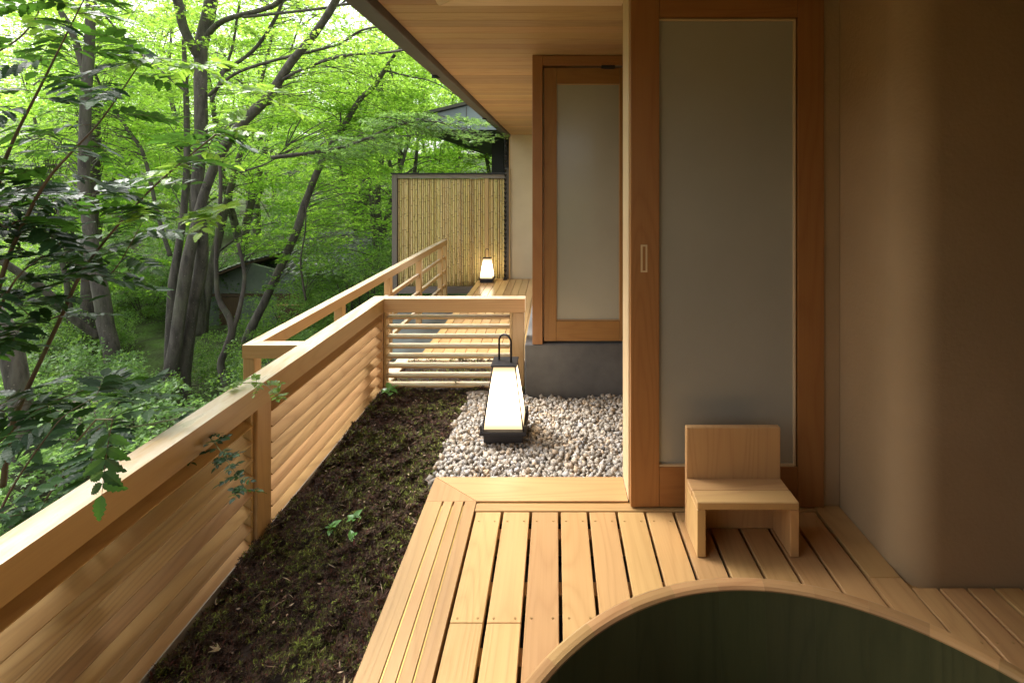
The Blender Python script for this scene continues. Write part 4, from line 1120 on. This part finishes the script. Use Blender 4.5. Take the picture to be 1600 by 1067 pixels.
def leaf_at(parent, kind, pos, az, pitch, roll, s, rr):
    me = rr.choice(LM[kind]); o = bpy.data.objects.new('leaf', me); C.objects.link(o); o.parent = parent
    o.matrix_local = Matrix.Translation(pos) @ Matrix.Rotation(az, 4, 'Z') @ Matrix.Rotation(-pitch, 4, 'Y') @ Matrix.Rotation(roll, 4, 'X') @ Matrix.Scale(s, 4)
    return o
def bush(name, label, branches, seed, cat='shrub'):
    t = tag(empty(name), label, cat); rr = random.Random(seed); tl = []
    for (pp, rad, kind, every, s, start) in branches:
        pts = [at(*p) for p in pp]; r1 = [rad * (1 - .75 * i / (len(pts) - 1)) for i in range(len(pts))]
        path, rd = smooth_path(pts, r1, 6); st = meshobj('stem', *tube_data(path, rd, 6, .03), M['stem_red'] if kind in 'd' else M['stem_green'], t, True)
        dist = 0; nxt = start; az0 = rr.uniform(0, 6.28)
        for i in range(1, len(path)):
            dist += (path[i] - path[i - 1]).length
            while dist >= nxt:
                az0 += 2.4
                leaf_at(t, kind, path[i], az0, rr.uniform(-.35, .45), rr.uniform(-.4, .4), s * rr.uniform(.8, 1.15), rr); nxt += every * .62 * rr.uniform(.7, 1.3)
        # terminal tuft
        for q in range(3 if kind in 'dy' else 2):
            leaf_at(t, kind, path[-1], rr.uniform(0, 6.28), rr.uniform(0, .6), rr.uniform(-.4, .4), s * rr.uniform(.8, 1.1), rr)
    return t
D = 2.1
bush('glossy_shrub', 'tall shrub with glossy dark toothed leaflets rising at the left edge', [
    ([(-30, 420, D), (0, 279, D), (22, 217, D), (60, 142, D), (90, 82, D), (131, 0, D)], .0085, 'd', .075, .85, .05),
    ([(-10, 480, D - .1), (15, 397, D - .1), (67, 292, D - .1), (110, 240, D - .1), (161, 184, D), (225, 90, D + .1)], .0085, 'd', .10, .85, .25),
    ([(-20, 330, D + .2), (30, 320, D + .2), (75, 300, D + .2), (140, 305, D + .3)], .005, 'd', .05, .8, .02),
    ([(-20, 90, D + .2), (30, 60, D + .2), (60, 20, D + .2), (70, -20, D + .2)], .005, 'd', .09, .8, .02),
    ([(-40, 250, D - .1), (0, 350, D - .1), (30, 345, D - .1), (60, 360, D)], .005, 'd', .05, .85, .0),
    ([(-40, 560, D - .2), (0, 480, D - .2), (30, 430, D - .2), (70, 400, D - .1)], .006, 'd', .055, .85, .0),
], 901)
bush('glossy_shrub', 'slanting shrub branch with glossy leaflets crossing before the forked maple', [
    ([(5, 760, D), (15, 680, D), (41, 612, D), (67, 556, D), (97, 492, D), (124, 432, D), (150, 394, D + .1), (187, 349, D + .15), (240, 292, D + .2), (292, 247, D + .3), (337, 210, D + .4)], .0105, 'd', .115, .85, .75),
    ([(97, 492, D), (60, 500, D - .1), (20, 470, D - .1)], .004, 'd', .07, .85, .05),
    ([(124, 432, D), (170, 430, D + .1), (205, 380, D + .2), (230, 330, D + .2)], .004, 'd', .07, .8, .02),
    ([(41, 612, D), (20, 640, D - .15), (-10, 640, D - .2)], .005, 'd', .05, .9, .02),
], 902)
bush('glossy_shrub', 'thin green shoot with fresh light leaflets reaching up to the leaning limb', [
    ([(240, 292, D + .25), (292, 247, D + .35), (337, 212, D + .4), (380, 176, D + .5), (420, 146, D + .6)], .004, 'y', .12, .8, .08),
    ([(225, 95, D + .1), (250, 92, D + .15), (290, 95, D + .2), (330, 105, D + .3)], .003, 'y', .11, .8, .02),
    ([(165, 335, D + .1), (230, 330, D + .1), (300, 335, D + .2), (350, 330, D + .25)], .003, 'y', .13, .8, .1),
    ([(30, 20, D), (60, 10, D), (110, -10, D)], .003, 'y', .10, .8, .02),
], 903)
bush('glossy_shrub', 'low dark shrub with large drooping leaves hanging over the rail cap', [
    ([(25, 900, 1.5), (60, 800, 1.55), (105, 735, 1.6), (130, 700, 1.62), (165, 655, 1.65)], .004, 'd', .26, .72, .12),
    ([(-10, 820, 1.5), (20, 760, 1.55), (60, 700, 1.6), (100, 650, 1.65), (150, 620, 1.7)], .004, 'd', .24, .72, .05),
    ([(0, 690, 1.9), (60, 640, 1.9), (130, 610, 1.95), (190, 600, 2.0)], .004, 'd', .2, .72, .05),
    ([(-30, 900, 1.3), (-15, 840, 1.3), (5, 800, 1.3)], .004, 'd', .03, .55, .0),
], 904)
sp = bush('rail_sprig', 'curving light green sprig of tiny leaflets lying across the rail cap', [
    ([(176, 672, 1.95), (262, 657, 1.98), (319, 639, 2.0), (345, 620, 2.0), (370, 602, 2.0), (397, 597, 1.98), (418, 603, 1.95), (431, 620, 1.93)], .0032, 's', .045, .72, .42),
    ([(262, 657, 1.98), (300, 655, 1.85), (325, 680, 1.75), (345, 705, 1.7), (362, 730, 1.66), (385, 765, 1.62)], .0022, 'g', .030, .62, .10),
    ([(200, 712, 1.75), (230, 700, 1.75), (255, 712, 1.72), (285, 718, 1.7)], .0018, 'g', .035, .62, .02),
], 905, 'sprig')
hang = tag(empty('hanging_leaf'), 'big dark toothed compound leaf hanging straight down over the rail cap', 'leaf')
st = at(176, 655, 1.27)
rr = random.Random(4)
hp = pinnate_mesh('leaflets', 5, .175, .060, .0125, M['glossy'], M['stem_red'], 77, .08)
o = bpy.data.objects.new('leaflets', hp); C.objects.link(o); o.parent = hang
o.matrix_local = Matrix.Translation(st) @ Matrix(((0, 1, 0, 0), (-.25, 0, -.97, 0), (-.97, 0, .25, 0), (0, 0, 0, 1)))
meshobj('stalk', *tube_data([at(120, 690, 1.45), at(150, 655, 1.35), st], [.0025, .002, .0016], 5), M['stem_red'], hang, True)

# seedlings in the moss and fallen leaves
def simple_leaf(L, W, curl=.3):
    V = []; F = []; n = 6
    for i in range(n + 1):
        t = i / n; wv = W * math.sin(math.pi * t ** .8) * (1 if i < n else 0); z = -curl * L * t * t
        V += [(L * t, -wv, z + wv * .35), (L * t, 0, z), (L * t, wv, z + wv * .35)]
    for i in range(n): F += [[3 * i, 3 * i + 1, 3 * i + 4, 3 * i + 3], [3 * i + 1, 3 * i + 2, 3 * i + 5, 3 * i + 4]]
    return V, F
slm = bpy.data.meshes.new('leaf'); slm.from_pydata(*(lambda vf: (vf[0], [], vf[1]))(simple_leaf(.045, .014))); slm.materials.append(M['seedling'])
def seedling(loc, label, n_, s, seed):
    t = tag(empty('seedling', loc), label, 'seedling'); rr = random.Random(seed)
    meshobj('stem', *tube_data([Vector((0, 0, -.02)), Vector((.004, 0, .02)), Vector((.008, .003, .045)) * s], [.0016, .0014, .001], 5), M['stem_green'], t, True)
    for k in range(n_):
        o = bpy.data.objects.new('leaf', slm); C.objects.link(o); o.parent = t
        o.location = Vector((.004, 0, .02 + .022 * s * (k / n_))); o.rotation_euler = (rr.uniform(-.3, .3), rr.uniform(-.7, .1), k * 2.4 + rr.uniform(-.4, .4)); q = s * rr.uniform(.7, 1.15); o.scale = (q, q, q)
    return t
seedling((-.865, 2.13, -.075), 'light green seedling with a star of leaves in the middle of the moss', 6, .95, 1)
seedling((-.935, 2.07, -.075), 'leafy green seedling just left of the star-shaped one in the moss', 7, 1.0, 2)
seedling((-.83, 2.02, -.08), 'smallest green seedling nearest the deck sill', 4, .85, 3)
seedling((-1.14, 3.40, -.075), 'broad bright seedling in the corner under the louvered cross railing', 7, 1.5, 4)
seedling((-1.12, 3.32, -.08), 'low green seedling in front of the corner post in the moss', 4, 1.1, 5)
def maple_leaf_flat(loc, s, rz, mat, label):
    V = [(0, 0, .004)]; F = []; pts = []
    for a, l in ((-25, .6), (-2, .3), (22, .85), (45, .33), (68, .95), (90, .36), (112, .95), (135, .33), (158, .85), (182, .3), (205, .6)):
        pts.append((l * math.cos(R(a)) * s, l * math.sin(R(a)) * s, .012 * (l > .5) * random.random()))
    # narrow lobes: swap order so tips at 22.. etc
    V += pts
    for i in range(1, len(pts)): F.append([0, i, i + 1])
    o = meshobj('fallen_leaf', V, F, mat); o.location = loc; o.rotation_euler = (random.uniform(-.2, .2), random.uniform(-.2, .2), rz)
    tag(o, label, 'leaf'); return o
maple_leaf_flat((-.605, 1.42, -.055), .040, .6, M['dead'], 'withered tan maple leaf on the moss nearest the deck')
maple_leaf_flat((-1.045, 1.55, -.055), .032, 2.0, M['dead'], 'small pale fallen maple leaf close to the louvres')
maple_leaf_flat((-1.14, 2.30, -.06), .028, 1.0, M['redleaf'], 'tiny red leaf on the moss beside the second louvre panel')

def litter():
    V = []; F = []; rr = random.Random(12)
    for k in range(420):
        x = rr.uniform(-1.18, -.58); y = rr.uniform(.9, 3.42); z = -.052 + rr.uniform(-.008, .012); a = rr.uniform(0, 6.28)
        L = rr.uniform(.008, .03); wv = rr.choice((.0011, .0016, .004)); dx, dy = math.cos(a) * L, math.sin(a) * L; nx, ny = -math.sin(a) * wv, math.cos(a) * wv
        if wv > .003: dx *= .35; dy *= .35
        o = len(V); tz = rr.uniform(-.004, .006)
        V += [(x - dx, y - dy, z), (x + nx, y + ny, z + .002), (x + dx, y + dy, z + tz), (x - nx, y - ny, z + .001)]; F.append([o, o + 1, o + 2, o + 3])
    tag(meshobj('litter', V, F, leaf_mat('litter', (.16, .08, .05), (.42, .32, .2), (.2, .12, .05), .1)), 'scattered brown needles and leaf scraps over the moss', 'litter', kind='stuff')
litter()
